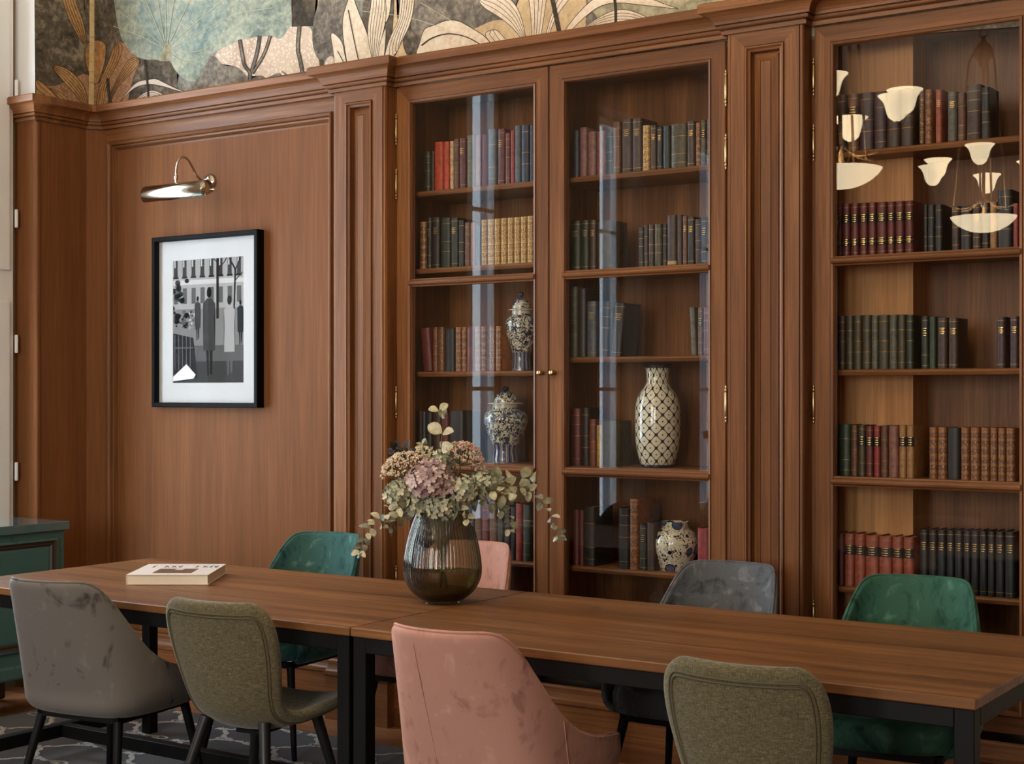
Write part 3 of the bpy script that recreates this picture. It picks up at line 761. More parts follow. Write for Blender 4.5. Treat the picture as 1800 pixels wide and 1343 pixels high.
row(MD, 1, 980, 100, 3.197, ZBs[1], [(70, 126, 922, 'dg', 't'), (128, 173, 918, 'dg', 't'), (175, 214, 917, 'db', 't'), (217, 300, 920, 'mb', 'p'), (450, 479, 958, 'bk', 'g'), (481, 504, 944, 'db', 'g'), (506, 538, 942, 'db', 'g'), (540, 584, 940, 'ol', 'g'), (586, 609, 938, 'bk', 'g'), (611, 665, 890, 'db', 'c'), (667, 696, 888, 'db', 'p'), (698, 724, 894, 'br', 't'), (726, 766, 898, 'bk', 't'), (768, 800, 912, 'db', 'g'), (802, 838, 903, 'bk', 'l'), (840, 868, 890, 'db', 'g')])
row(MD, 2, 980, 460, 3.356, ZBs[2], [(60, 111, 148, 'gy', 'g'), (113, 165, 160, 'bk', 'p'), (168, 226, 234, 'gb', 't'), (235, 292, 236, 'bk', 'g', 4), (310, 372, 246, 'bk', 't', 5), (786, 818, 270, 'gy', 'p', -3), (822, 852, 272, 'br', 'l'), (855, 890, 270, 'bu', 'g')])
row(MD, 3, 980, 460, 3.356, ZBs[3], [(70, 131, 866, 'dr', 'g'), (135, 181, 864, 'bk', 'g'), (183, 222, 930, 'rb', 'g'), (224, 256, 966, 'yl', 't'), (258, 340, 940, 'ol', 'p')])
row(MD, 4, 980, 820, 5.166, ZBs[4], [(130, 188, 395, 'dr', 'p'), (190, 228, 400, 'bu', 'p'), (232, 332, 368, 'bk', 'g'), (545, 642, 380, 'bk', 'g'), (648, 724, 296, 'ob', 'G'), (738, 802, 530, 'dg', 'l'), (804, 880, 515, 'db', 'p'), (1262, 1370, 562, 'rd', 'p')], 0.15)
row(RD, 0, 1400, 0, 2.7975, ZCs[0], [(190, 242, 466, 'db', 'g'), (245, 304, 462, 'br', 'l'), (306, 376, 455, 'pu', 'g'), (378, 438, 450, 'pu', 'g'), (440, 505, 444, 'db', 'g'), (508, 573, 434, 'db', 'g'), (600, 626, 446, 'db', 'G'), (628, 664, 440, 'ob', 'G'), (680, 713, 440, 'rr', 't'), (740, 788, 450, 'gy', 't'), (790, 830, 456, 'br', 'g'), (833, 904, 416, 'db', 'g'), (906, 950, 428, 'bk', 'g')], 0.115)
row(RD, 1, 1400, 0, 2.7975, ZCs[1], [(a, c, 1003 - i * 2.0, 'dr', 'L') for i, (a, c) in enumerate([(190, 219), (221, 260), (262, 303), (306, 347), (349, 388), (391, 440), (442, 480), (482, 526), (529, 573)])]
    + [(622, 640, 1006, 'bk', 'g'), (642, 676, 1006, 'bk', 'g'), (678, 716, 1006, 'bk', 'g'), (760, 800, 1014, 'db', 'g'), (803, 860, 1012, 'bk', 'g'), (862, 906, 1004, 'db', 'l'), (909, 945, 996, 'bk', 'g'), (948, 983, 992, 'tn', 'g'), (986, 1060, 934, 'bk', 'g'), (1062, 1090, 1000, 'rd', 'p')], 0.115)
row(RD, 2, 1400, 440, 3.0525, ZCs[2], [(a, c, y, k, 'g') for a, c, y, k in [(216, 260, 352, 'db'), (262, 301, 352, 'ol'), (303, 347, 350, 'ol'), (349, 396, 348, 'ol'), (398, 435, 350, 'gy'), (437, 492, 347, 'ol'), (494, 538, 346, 'gy'), (540, 581, 345, 'ol'), (583, 626, 347, 'dg')]]
    + [(665, 706, 354, 'dg', 'l'), (708, 746, 356, 'gn', 'p'), (752, 808, 362, 'db', 't'), (812, 866, 364, 'db', 't'), (1070, 1120, 358, 'pu', 't'), (1142, 1190, 355, 'pu', 't')], 0.115)
row(RD, 3, 1400, 440, 3.0525, ZCs[3], [(220, 286, 934, 'gn', 'g'), (288, 325, 938, 'br', 'g'), (327, 365, 938, 'ol', 'l'), (367, 408, 944, 'dr', 'l'), (410, 446, 944, 'rd', 'l'), (448, 488, 941, 'br', 'g'), (490, 545, 942, 'rs', 'g'), (547, 585, 941, 'tn', 'l'), (587, 627, 940, 'tn', 'l'),
    (708, 753, 950, 'ob', 'G'), (755, 804, 950, 'ob', 'G'), (806, 876, 952, 'bk', 'p'), (879, 926, 952, 'ob', 'G'), (930, 981, 952, 'ob', 'G'), (986, 1033, 953, 'ob', 'G'), (1036, 1075, 953, 'ob', 'G'), (1078, 1119, 955, 'ob', 'G'), (1122, 1170, 955, 'ob', 'G')], 0.115)
row(RD, 4, 1400, 820, 2.5675, ZCs[4], [(175, 212, 302, 'dr', 'p'), (214, 257, 303, 'rr', 'l'), (259, 306, 306, 'rr', 'l'), (308, 367, 312, 'rr', 'l'), (369, 427, 316, 'rr', 'l'), (429, 477, 318, 'rr', 'l'), (479, 527, 320, 'rr', 'l')]
    + [(a, c, 285 + i, 'bk', 't') for i, (a, c) in enumerate([(553, 591), (593, 631), (633, 671), (674, 709), (711, 748), (751, 783), (785, 820), (823, 857), (860, 893), (896, 935), (938, 985)])], 0.115)

# ------------------------------------------------------------------ porcelain in the bookcase
def cyl(t, R0, N):
    """wrap coordinates: u = angle * N / 2pi, z"""
    sep = t.n('ShaderNodeSeparateXYZ', {0: t.co()})
    a = t.math('ARCTAN2', sep.outputs[1], sep.outputs[0])
    return t.math('MULTIPLY', a, N), sep.outputs[2]
def scroll_porcelain():
    t = NT('blue_scroll_porcelain'); co = t.co()
    n = t.noise(co, 26, 2, 0.5, 2.6)
    line_ = t.ramp(n, [(0.40, (0, 0, 0, 1)), (0.44, (1, 1, 1, 1)), (0.50, (1, 1, 1, 1)), (0.53, (0, 0, 0, 1))])
    n2 = t.noise(co, 48, 2, 0.5, 1.2)
    spots = t.ramp(n2, [(0.54, (0, 0, 0, 1)), (0.58, (1, 1, 1, 1))])
    n3 = t.noise(co, 11, 1, 0.5, 0.5)
    c = t.mix(line_, rgb(214, 210, 190), rgb(24, 30, 56))
    c = t.mix(spots, c, rgb(40, 46, 74))
    c = t.mix(t.math('MULTIPLY', t.ramp(n3, [(0.56, (0, 0, 0, 1)), (0.64, (1, 1, 1, 1))]), 0.6), c, rgb(66, 88, 140))
    u, z = cyl(t, 1, 7.0)
    zz = t.ramp(z, [(0.0, (0, 0, 0, 1)), (0.012, (1, 1, 1, 1)), (0.078, (1, 1, 1, 1)), (0.080, (0, 0, 0, 1))])
    pet = t.math('ABSOLUTE', t.math('SINE', u))
    pc = t.ramp(pet, [(0.0, rgb(206, 204, 190)), (0.14, rgb(206, 204, 190)), (0.2, rgb(26, 34, 72)), (0.55, rgb(44, 60, 112)), (0.72, rgb(190, 190, 184)), (0.80, rgb(30, 40, 84))])
    c = t.mix(zz, c, pc)
    return t.bsdf(c, 0.12, Coat_Weight=0.5)
SCROLL = scroll_porcelain()
GLAZE = plain('cream_glaze', rgb(206, 200, 178), 0.15)
BLUEG = plain('cobalt_glaze', rgb(26, 32, 58), 0.15)
def sm(prof, n=3):
    for _ in range(n):
        q = [prof[0]]
        for a, c in zip(prof, prof[1:]): q += [(a[0] * .75 + c[0] * .25, a[1] * .75 + c[1] * .25), (a[0] * .25 + c[0] * .75, a[1] * .25 + c[1] * .75)]
        prof = q + [prof[-1]]
    return prof
def ginger_jar(px, y, zb, rmax, htot, label):
    j = empty('ginger_jar', (wx(px, y), y, zb + 0.0005)); tag(j, label, 'jar', 'blue and white ginger jars')
    k = rmax
    b = MB(); b.lathe(sm([(k * .60, 0), (k * .60, htot * .06), (k * .52, htot * .16), (k * .62, htot * .27), (k * .95, htot * .46), (k * 1.03, htot * .58), (k * .92, htot * .66), (k * .62, htot * .70), (k * .62, htot * .72)], 3), 48)
    b.build('body', SCROLL, j, smooth=True)
    b = MB(); b.lathe([(k * .60, htot * .70), (k * .60, htot * .765), (k * .52, htot * .77)], 40); b.build('neck', GLAZE, j, auto=40)
    l = MB(); l.lathe([(k * .70, htot * .765), (k * .80, htot * .768), (k * .80, htot * .775), (k * .70, htot * .782)] + sm([(k * .56, htot * .785), (k * .56, htot * .83), (k * .46, htot * .885), (k * .26, htot * .915), (k * .10, htot * .93)], 2), 40)
    ld = l.build('lid', [SCROLL], j, auto=50)
    r = MB(); r.lathe([(k * .70, htot * .764), (k * .82, htot * .767), (k * .82, htot * .774), (k * .70, htot * .783)], 40, cap0=False, cap1=False); r.build('lid_rim', GLAZE, ld, auto=40)
    f = MB(); f.lathe([(k * .08, htot * .925), (k * .09, htot * .94), (k * .15, htot * .955), (k * .15, htot * .975), (k * .08, htot * .995), (0.001, htot)], 20); f.build('finial', BLUEG, ld, smooth=True)
ginger_jar(917, 5.335, ZA[2], 0.070, 0.340, 'blue and white lidded ginger jar beside gilt books, partly hidden by door stile')
ginger_jar(889, 5.335, ZA[3], 0.096, 0.332, 'large blue and white lidded ginger jar alone right above the flower arrangement')

def trellis():
    t = NT('ogee_trellis_porcelain'); u, z = cyl(t, 1, 11.0)
    v = t.math('MULTIPLY', z, 2 * pi / 0.053)
    cu, cv = t.math('COSINE', t.math('ADD', u, 0.0)), t.math('COSINE', v)
    f = t.math('ADD', t.math('ADD', cu, cv), t.math('MULTIPLY', t.math('MULTIPLY', cu, cv), 0.0))
    wob = t.math('MULTIPLY', t.math('MULTIPLY', t.math('SUBTRACT', t.math('MULTIPLY', cu, cu), t.math('MULTIPLY', cv, cv)), f), 0.0)
    a = t.math('ABSOLUTE', t.math('ADD', f, wob))
    # quatrefoil cells: line where |f| is small; thin it towards the crossings so that the cells bulge
    w = t.math('ADD', 0.25, t.math('MULTIPLY', t.math('MULTIPLY', t.math('SINE', u), t.math('SINE', v)), 0.0))
    ln = t.math('LESS_THAN', a, w)
    dot = t.math('GREATER_THAN', a, 1.93)
    c = t.mix(ln, rgb(222, 214, 190), rgb(24, 28, 44))
    c = t.mix(dot, c, rgb(70, 44, 28))
    return t.bsdf(c, 0.14, Coat_Weight=0.5)
TREL = trellis()
tv = empty('porcelain_vase', (wx(1156, 5.335), 5.335, ZBs[3] + 0.0005)); tag(tv, 'tall cream vase with dark blue quatrefoil trellis pattern and flared rim', 'vase')
b = MB(); b.lathe(sm([(.066, .010), (.070, .016), (.078, .04), (.091, .10), (.093, .20), (.090, .255), (.078, .295), (.052, .325), (.045, .345), (.045, .375), (.050, .400)], 3), 64); b.build('body', TREL, tv, smooth=True)
b = MB(); b.lathe([(.047, .399), (.060, .406), (.070, .411), (.071, .415), (.066, .417), (.046, .412), (.042, .40)], 48, cap0=False, cap1=False); b.build('rim', BLUEG, tv, auto=40)
b = MB(); b.lathe([(.064, 0), (.067, .002), (.067, .011), (.060, .012)], 48); b.build('foot_ring', BLUEG, tv, auto=40)

def floral():
    t = NT('blue_sprig_porcelain'); co = t.co()
    v = t.n('ShaderNodeTexVoronoi', {'Vector': co, 'Scale': 17.0, 'Randomness': 0.6})
    blob = t.math('LESS_THAN', v.outputs[0], 0.34)
    ring = t.math('MULTIPLY', t.math('GREATER_THAN', v.outputs[0], 0.31), t.math('LESS_THAN', v.outputs[0], 0.37))
    pick = t.math('GREATER_THAN', t.n('ShaderNodeSeparateColor', {0: v.outputs[1]}).outputs[0], 0.12)
    n = t.noise(co, 52, 2, 0.5, 2.2)
    sprig = t.ramp(n, [(0.56, (0, 0, 0, 1)), (0.59, (1, 1, 1, 1))])
    c = t.mix(sprig, rgb(218, 208, 184), rgb(34, 34, 36))
    n2 = t.noise(co, 60, 2, 0.6)
    c = t.mix(t.math('MULTIPLY', blob, pick), c, t.mix(n2, rgb(20, 26, 56), rgb(96, 108, 150)))
    c = t.mix(t.math('MULTIPLY', ring, pick), c, rgb(22, 26, 44))
    return t.bsdf(c, 0.14, Coat_Weight=0.5)
FLOR = floral()
j3 = empty('porcelain_jar', (wx(1187, 5.335), 5.335, ZBs[4] + 0.0005)); tag(j3, 'squat cream jar with blue medallions and sprigs on the low shelf', 'jar')
b = MB(); b.lathe(sm([(.060, 0), (.062, .006), (.076, .04), (.092, .085), (.093, .12), (.080, .150), (.058, .165), (.053, .172)], 3), 48); b.build('body', FLOR, j3, smooth=True)
b = MB(); b.lathe([(.052, .168), (.054, .172), (.057, .192), (.055, .194), (.048, .188), (.047, .168)], 40, cap0=False, cap1=False); b.build('collar', FLOR, j3, auto=40)

# ------------------------------------------------------------------ picture and picture light
fr = empty('framed_photograph', (-5.268, 5.184, 1.388)); tag(fr, 'black framed black-and-white street photograph on the oak panel', 'picture')
fw, fh = 0.358, 0.840
b = MB(); b.frame(-fw, fw, 0, fh, [(0, 0.0), (0, -0.044), (0.003, -0.047), (0.020, -0.047), (0.023, -0.044), (0.023, -0.010)])
b.build('frame', plain('black_frame', rgb(6, 6, 6), 0.6, Specular_IOR_Level=0.12), fr)
b = MB(); b.frame(-fw + .02, fw - .02, .02, fh - .02, [(0, -.012), (0, -.015), (.098, -.015), (.100, -.013)]); b.build('mount', plain('white_mount_board', rgb(206, 206, 206), 0.9, Specular_IOR_Level=0.1), fr)
b = MB(); b.box(-fw + .022, fw - .022, -.040, -.038, .022, fh - .022); b.build('glazing', pane_mat('museum_glass', (.99, .99, .99, 1), 0.02), fr)
g = [plain('print_grey_%d' % i, rgb(v, v * .985, v * .97), 0.9, Specular_IOR_Level=0.1) for i, v in enumerate((16, 34, 58, 88, 122, 158, 194, 230))]
b = MB(); L0 = -0.0135
pw, pz0, pz1 = 0.243, 0.108, 0.750
def pp(P, k, l):
    y = L0 - 0.00004 * l
    P = [(-pw + 2 * pw * u, y, pz0 + (pz1 - pz0) * v) for u, v in P]
    bm = bmesh.new(); f = bm.faces.new([bm.verts.new(p) for p in P]); bmesh.ops.triangulate(bm, faces=[f]); bm.verts.index_update()
    b.add([v.co[:] for v in bm.verts], [tuple(v.index for v in f.verts) for f in bm.faces], k); bm.free()
def pr(u0, u1, v0, v1, k, l): pp([(u0, v0), (u1, v0), (u1, v1), (u0, v1)], k, l)
pr(0, 1, 0, 1, 4, 0); pr(0, 1, 0, .22, 2, 1); pr(0, 1, .18, .30, 3, 2)
pr(0, 1, .80, 1, 5, 1); pr(0, 1, .765, .80, 6, 2); pr(0, 1, .58, .765, 5, 1)
for i in range(8):
    u = .02 + i * .126
    pr(u, u + .055, .83, .985, 2, 3); pr(u + .008, u + .024, .90, .98, 6, 4); pr(u - .012, u + .067, .815, .83, 1, 4)
    pr(u, u + .06, .62, .74, 3, 3)
random.seed(3)
for i in range(46):                                              # shrubs at the left
    u, v = random.uniform(0, .24), random.uniform(.44, .80); s_ = random.uniform(.012, .035)
    pp([(u + s_ * cos(a) * 1.3, v + s_ * sin(a) * .7) for a in (0, 1.1, 2.3, 3.4, 4.6, 5.5)], random.choice((0, 1, 1, 2, 3)), 5)
pr(.62, .655, .50, 1, 1, 5)
for P, w in (([(.64, .86), (.74, .93), (.80, 1)], .008), ([(.86, .50), (.88, .86), (.80, .95)], .012), ([(.88, .86), (.96, .96)], .009), ([(.64, .92), (.50, 1)], .009), ([(.88, .78), (.98, .84)], .008)):
    for (a0, c0), (a1, c1) in zip(P, P[1:]): pp([(a0 - w, c0), (a0 + w, c0), (a1 + w, c1), (a1 - w, c1)], 1, 6)
pp([(0, .02), (.36, .05), (.30, .36), (0, .40)], 1, 6)           # kiosk with railing
for i in range(5): pr(.03 + i * .055, .036 + i * .055, .12, .38, 4, 7)
pr(0, .30, .28, .29, 3, 7); pp([(0, .06), (.20, .16), (.33, .08), (.30, .05), (0, .03)], 7, 8)
for i in range(24):
    u, v = random.uniform(.10, .40), random.uniform(.42, .56); s_ = random.uniform(.012, .03)
    pp([(u + s_ * cos(a), v + s_ * sin(a) * .6) for a in (0, 1.3, 2.5, 3.8, 5)], random.choice((3, 5, 6, 2)), 7)
def walker(u, v0, h, coat, leg, hat):                            # a plain passer-by seen from behind
    w = .075 * h / .5
    pp([(u - w * .30, v0), (u - w * .05, v0), (u - w * .02, v0 + h * .36), (u - w * .45, v0 + h * .36)], leg, 9)
    pp([(u + w * .15, v0 + .01), (u + w * .42, v0 + .01), (u + w * .5, v0 + h * .36), (u + w * .02, v0 + h * .36)], leg, 9)
    pp([(u - w * .8, v0 + h * .28), (u + w * .8, v0 + h * .28), (u + w * .72, v0 + h * .62), (u + w * .85, v0 + h * .80), (u + w * .3, v0 + h * .86), (u - w * .3, v0 + h * .86), (u - w * .85, v0 + h * .80), (u - w * .72, v0 + h * .62)], coat, 10)
    pp([(u + w * .34 * cos(a) , v0 + h * .925 + h * .062 * sin(a)) for a in [i * pi / 5 for i in range(10)]], hat, 11)
walker(.52, .07, .68, 2, 1, 0); walker(.80, .08, .60, 5, 3, 1); walker(.36, .34, .34, 2, 1, 0); walker(.95, .30, .34, 1, 0, 0)
b.build('print', g, fr)

pl = empty('picture_light', (-5.267, 5.184, 2.482)); tag(pl, 'polished nickel picture light on a curved arm above the framed photograph', 'wall lamp')
b = MB(); n = 24
prof = [(0.0, -0.030), (0.012, -0.029), (0.014, -0.020), (0.022, -0.018), (0.036, -0.010), (0.040, -0.004), (0.040, 0.0)]
b.loops([[(r * cos(2 * pi * j / n), y, r * sin(2 * pi * j / n)) for j in range(n)] for r, y in prof], True, True, True)
b.build('wall_rose', NICKEL, pl, auto=40)
pts = [(0, -.028, 0), (0, -.06, .0), (0, -.10, .02), (0, -.135, .065), (0, -.165, .094), (0, -.20, .10), (0, -.232, .085), (0, -.248, .045), (0, -.25, -.005), (0, -.25, -.03)]
pts = [(p[0], p[1] * .88, p[2]) for p in pts]
def smooth3(P, it=2):
    for _ in range(it):
        Q = [P[0]]
        for a, c in zip(P, P[1:]): Q += [tuple(a[i] * .75 + c[i] * .25 for i in range(3)), tuple(a[i] * .25 + c[i] * .75 for i in range(3))]
        P = Q + [P[-1]]
    return P
b = MB(); b.tube(smooth3(pts), 0.0055, 10); b.lathe([(0.006, -.012), (.010, -.008), (.010, .006), (.006, .010)], 12, (0, -.22, -.005)); b.build('arm', NICKEL, pl, auto=40)
b = MB(); L = []
for x in (-0.205, -0.2, 0.2, 0.205):
    k = 0.94 if abs(x) > .202 else 1.0
    L.append([(x, -.216 + 0.043 * k * cos(R(a)), -.073 + 0.043 * k * sin(R(a))) for a in range(-12, 248, 12)])
b.loops(L, False)
for s_ in (-0.203, 0.203):
    o = b.add([(s_, -.216 + 0.041 * cos(R(a)), -.073 + 0.041 * sin(R(a))) for a in range(-12, 248, 12)], []); b.f.append(tuple(range(o, o + 22))); b.mi.append(0)
b.build('shade', NICKEL, pl, auto=40, solid=0.0016)

# ------------------------------------------------------------------ tables
TX = [(-4.868, -2.929), (-2.925, -1.040)]; TY0, TY1, TZ = 3.462, 4.440, 0.750
def table(x0, x1, label):
    xc, yc = (x0 + x1) / 2, (TY0 + TY1) / 2
    t = empty('dining_table', (xc, yc, 0)); tag(t, label, 'table', 'long dining tables set end to end')
    hx, hy = (x1 - x0) / 2, (TY1 - TY0) / 2
    b = MB(); b.box(-hx, hx, -hy, hy, TZ - 0.027, TZ); b.build('tabletop', WTABLE, t, bevel=0.003, seg=1)
    b = MB(); e = 0.006; l = 0.048
    for s_ in (-1, 1):
        ya = s_ * (hy - e - l) if s_ > 0 else -(hy - e)
        b.box(-hx + e + l, hx - e - l, ya, ya + l * .7 if s_ < 0 else ya + l, TZ - 0.074, TZ - 0.0275)
        xa = hx - e - l if s_ > 0 else -(hx - e)
        b.box(xa, xa + l, -hy + e + l, hy - e - l, TZ - 0.074, TZ - 0.0275)
    b.build('apron', BLK, t, bevel=0.002, seg=1)
    for sx in (-1, 1):
        for sy in (-1, 1):
            cx, cy = sx * (hx - e - l / 2), sy * (hy - e - l / 2)
            b = MB(); b.box(cx - l / 2, cx + l / 2, cy - l / 2, cy + l / 2, 0.0106, TZ - 0.0275); b.build('leg', BLK, t, bevel=0.002, seg=1)
    b = MB(); q = 0.022
    for sx in (-1, 1):
        cx = sx * (hx - e - l / 2); b.box(cx - q, cx + q, -hy + e + l, hy - e - l, 0.085, 0.135)
    b.box(-hx + e + l / 2 + q, hx - e - l / 2 - q, -q, q, 0.085, 0.135); b.build('stretcher', BLK, t, bevel=0.002, seg=1)
    return t
table(*TX[0], 'brown oak dining table on black legs carrying the large cream book')
table(*TX[1], 'brown oak dining table on black legs nearest the single-door bookcase')

# ------------------------------------------------------------------ chairs
def interp(tab, t):
    n = len(tab) - 1; u = max(0.0, min(n - 1e-6, t * n)); i = int(u); f = u - i
    return tuple(a + (c - a) * f for a, c in zip(tab[i], tab[i + 1]))
HALF = [(0.0, -0.188, 0.838), (0.063, -0.187, 0.838), (0.1215, -0.182, 0.838), (0.1665, -0.172, 0.838), (0.1962, -0.155, 0.826), (0.216, -0.13, 0.775), (0.2304, -0.095, 0.69), (0.2394, -0.045, 0.6), (0.2439, 0.015, 0.548), (0.2448, 0.08, 0.52), (0.243, 0.15, 0.506), (0.2376, 0.215, 0.498), (0.2268, 0.268, 0.49)]
def leg_mb(x, y, x2, y2, zt, r0, r1):
    b = MB(); b.tube([(x2, y2, 0.0), (x2, y2, 0.006), (x, y, zt)], [r1 * .9, r1, r0], 14); return b
def bucket_chair(mat, loc, rz, label, name='velvet_chair'):
    t = empty(name, loc, rz); tag(t, label, 'chair', 'velvet bucket chairs round the tables')
    path = [(-x, y, z) for x, y, z in HALF[:0:-1]] + HALF
    P = []
    vs = (0.0, 0.10, 0.22, 0.36, 0.5, 0.64, 0.78, 0.90, 1.0)
    for x, y, zt in path:
        rowp = [(x * .74, y * .70 + .03, .372), (x * .92, y * .92 + .005, .385), (x * .985, y * .99, .412), (x, y, .45)]
        for v in vs[1:]:
            z = .45 + (zt - .45) * v; k = max(0.0, z - .45)
            kk = 1 - k * 0.30
            yy = y - k * 0.20 - k * 0.16 * max(0, -y / .188) + 0.13 * k * (x / .23) ** 2
            rowp.append((x * kk, yy, z))
        P.append(rowp)
    b = MB(); b.grid(P); b.build('shell', mat, t, smooth=True, solid=0.026, sub=2)
    edge = [p[-1] for p in P]
    b = MB(); b.tube([(x, y, z - .0005) for x, y, z in smooth3(edge, 1)], 0.0042, 6); b.build('piping', mat, t, smooth=True)
    for i, hi in ((11, -1), (19, -1)) if mat is V_PINK else ():
        b = MB(); q = [Vector(p) for p in P[i][2:hi]]
        nrm = Vector((P[i + 1][4][1] - P[i - 1][4][1], -(P[i + 1][4][0] - P[i - 1][4][0]), 0)).normalized()
        b.tube([p + nrm * .0128 for p in q], 0.0016, 5); b.build('back_seam', mat, t, smooth=True)
    def out(k, z, dx=1.0):
        L = []
        for i in range(40):
            a = 2 * pi * i / 40; ca, sa = cos(a), sin(a); e = 2 / 3.4
            L.append((k * .226 * math.copysign(abs(ca) ** e, ca), .062 + k * .252 * math.copysign(abs(sa) ** e, sa) * (1.0), z))
        return L
    b = MB(); b.loops([out(.86, .380), out(.96, .385), out(1.0, .405), out(1.0, .445), out(.97, .466), out(.90, .476), out(.6, .482), out(.2, .483)], True, True, True)
    b.build('seat_cushion', mat, t, smooth=True)
    b = MB()
    for s_ in (-1, 1):
        b.box(s_ * .165 - .011, s_ * .165 + .011, -.13, .24, .350, .374); b.box(-.176, .176, -.13 if s_ < 0 else .216, -.106 if s_ < 0 else .24, .350, .374)
    b.build('seat_frame', BLK, t)
    for sx in (-1, 1):
        for y, y2 in ((-.118, -.20), (.228, .285)):
            leg_mb(sx * .165, y, sx * .225, y2, .355, .0165, .0105).build('leg', BLK, t, auto=40)
    return t
def olive_chair(loc, rz, label):
    t = empty('fabric_chair', loc, rz); tag(t, label, 'chair', 'olive fabric chairs on the near side of the tables')
    CL = [(-.190, .815), (-.187, .79), (-.181, .755), (-.168, .70), (-.152, .635), (-.134, .565), (-.117, .505), (-.090, .452), (-.045, .416), (.02, .402), (.09, .410), (.16, .426), (.22, .440), (.27, .446), (.305, .440), (.322, .423)]
    WD = [.150, .188, .207, .214, .210, .198, .186, .180, .186, .202, .220, .234, .240, .236, .218, .180]
    LF = [.030, .036, .042, .048, .052, .054, .054, .052, .050, .050, .048, .044, .038, .030, .020, .008]
    P = []
    n = len(CL); ns = 12
    for i in range(n):
        y, z = CL[i]; a = CL[max(0, i - 1)]; c = CL[min(n - 1, i + 1)]
        ty, tz = c[0] - a[0], c[1] - a[1]; l = math.hypot(ty, tz); ny, nz = -tz / l, ty / l     # normal towards the sitter
        r = []
        for j in range(ns + 1):
            s_ = -1 + 2 * j / ns; lf = LF[i] * abs(s_) ** 2.2
            r.append((WD[i] * s_, y + ny * lf, z + nz * lf))
        P.append(r)
    b = MB(); b.grid(P); b.build('shell', FAB, t, smooth=True, solid=0.036, sub=2)
    # double piping that follows the rolled edge on the back of the shell
    edge = []
    def off(i, s_, d):
        y, z = CL[i]; a = CL[max(0, i - 1)]; c = CL[min(n - 1, i + 1)]
        ty, tz = c[0] - a[0], c[1] - a[1]; l = math.hypot(ty, tz); ny, nz = -tz / l, ty / l
        lf = LF[i] * abs(s_) ** 2.2 - d
        return (WD[i] * s_, y + ny * lf, z + nz * lf)
    b = MB()
    for k, d in ((0.885, 0.0185), (0.845, 0.0185)):
        e = [off(i, -k, d) for i in range(n - 2, 1, -1)]
        top = [off(1, s_ * k, d) for s_ in (-1, -.8, -.5, -.2, .2, .5, .8, 1)]
        top = [(p[0], p[1], p[2] - (0.010 if k > .86 else .019)) for p in top]
        e += top + [off(i, k, d) for i in range(2, n - 1)]
        b.tube(smooth3(e, 2), 0.0032, 6)
    b.build('piping', PIPE, t, smooth=True)
    b = MB(); b.box(-.05, .05, .0, .10, .374, .386); b.build('seat_frame', BLK, t)
    for sx in (-1, 1):
        for y, y2 in ((-.065, -.175), (.19, .27)):
            leg_mb(sx * .115, y, sx * .215, y2, .430, .019, .011).build('leg', BLKWOOD, t, auto=40)
    b = MB()
    for s_ in (-1, 1): b.tube([(-.178 * s_, -.13, .17), (.178 * s_, .238, .17)], 0.005, 8)
    b.build('stretcher', BLK, t, smooth=True)
    return t
bucket_chair(V_GREY, (-4.030, 3.465, .0108), R(8), 'mid-grey velvet chair turned away, on the near side beside the cream book')
olive_chair((-3.320, 3.435, .0108), R(5), 'olive fabric chair with piped back, near the join of the two tables')
bucket_chair(V_PINK, (-2.325, 3.385, .0108), R(1), 'dusty pink velvet chair in front of the flower vase, its back to us')
olive_chair((-1.525, 3.375, .0108), R(2), 'olive fabric chair with piped back, at the table end facing the green chair')
bucket_chair(V_TEAL, (-4.240, 4.640, .0108), R(180 + 6), 'teal velvet chair on the wall side, before the picture panel')
bucket_chair(V_PINK, (-3.490, 4.680, .0108), R(180 + 8), 'pink velvet chair half hidden behind the flower vase')
bucket_chair(V_SLATE, (-2.325, 4.590, .0108), R(180 + 1), 'slate grey velvet chair on the wall side below the squat porcelain jar')
bucket_chair(V_GREEN, (-1.610, 4.560, .0108), R(180 + 7), 'emerald green velvet chair on the wall side before the black book set')

# ------------------------------------------------------------------ cream book on the table
bk = empty('coffee_table_book', (-4.225, 3.990, TZ + 0.0005), TH); tag(bk, 'large cream hardback with a brown cover picture lying on the table', 'book')
CRM = plain('cream_book_cloth', rgb(226, 214, 206), 0.6)
hw, hd = 0.152, 0.171
b = MB(); b.box(-hw, hw, -hd, hd, 0, 0.003); b.box(-hw, hw, -hd, hd, 0.035, 0.038); b.box(-hw, -hw + 0.003, -hd, hd, 0.003, 0.035); b.build('cover', [CRM], bk, bevel=0.0008, seg=1)
b = MB(); b.box(-hw + 0.0032, hw - 0.004, -hd + 0.004, hd - 0.004, 0.0032, 0.0348); b.build('page_block', plain('fresh_pages', rgb(244, 236, 220), 0.8), bk)
b = MB(); b.box(-.068, .078, -.125, .015, 0.0381, 0.0384, 0); b.box(-.005, .025, -.03, .012, 0.0384, 0.0386, 1)
b.build('cover_picture', [plain('brown_cover_print', rgb(104, 72, 46), 0.5), plain('pale_cover_print', rgb(214, 190, 164), 0.5)], bk)
b = MB(); INKB = plain('title_ink', rgb(62, 54, 50), 0.6)
def stroke(x0, y0, x1, y1, w):
    l = math.hypot(x1 - x0, y1 - y0); ux, uy = (x1 - x0) / l, (y1 - y0) / l; z = 0.0383
    b.add([(x0 - uy * w, y0 + ux * w, z), (x0 + uy * w, y0 - ux * w, z), (x1 + uy * w, y1 - ux * w, z), (x1 - uy * w, y1 + ux * w, z)], [(0, 1, 2, 3)])
xs = [-.108, -.062, -.034, -.004, .058, .086, .112, .134]
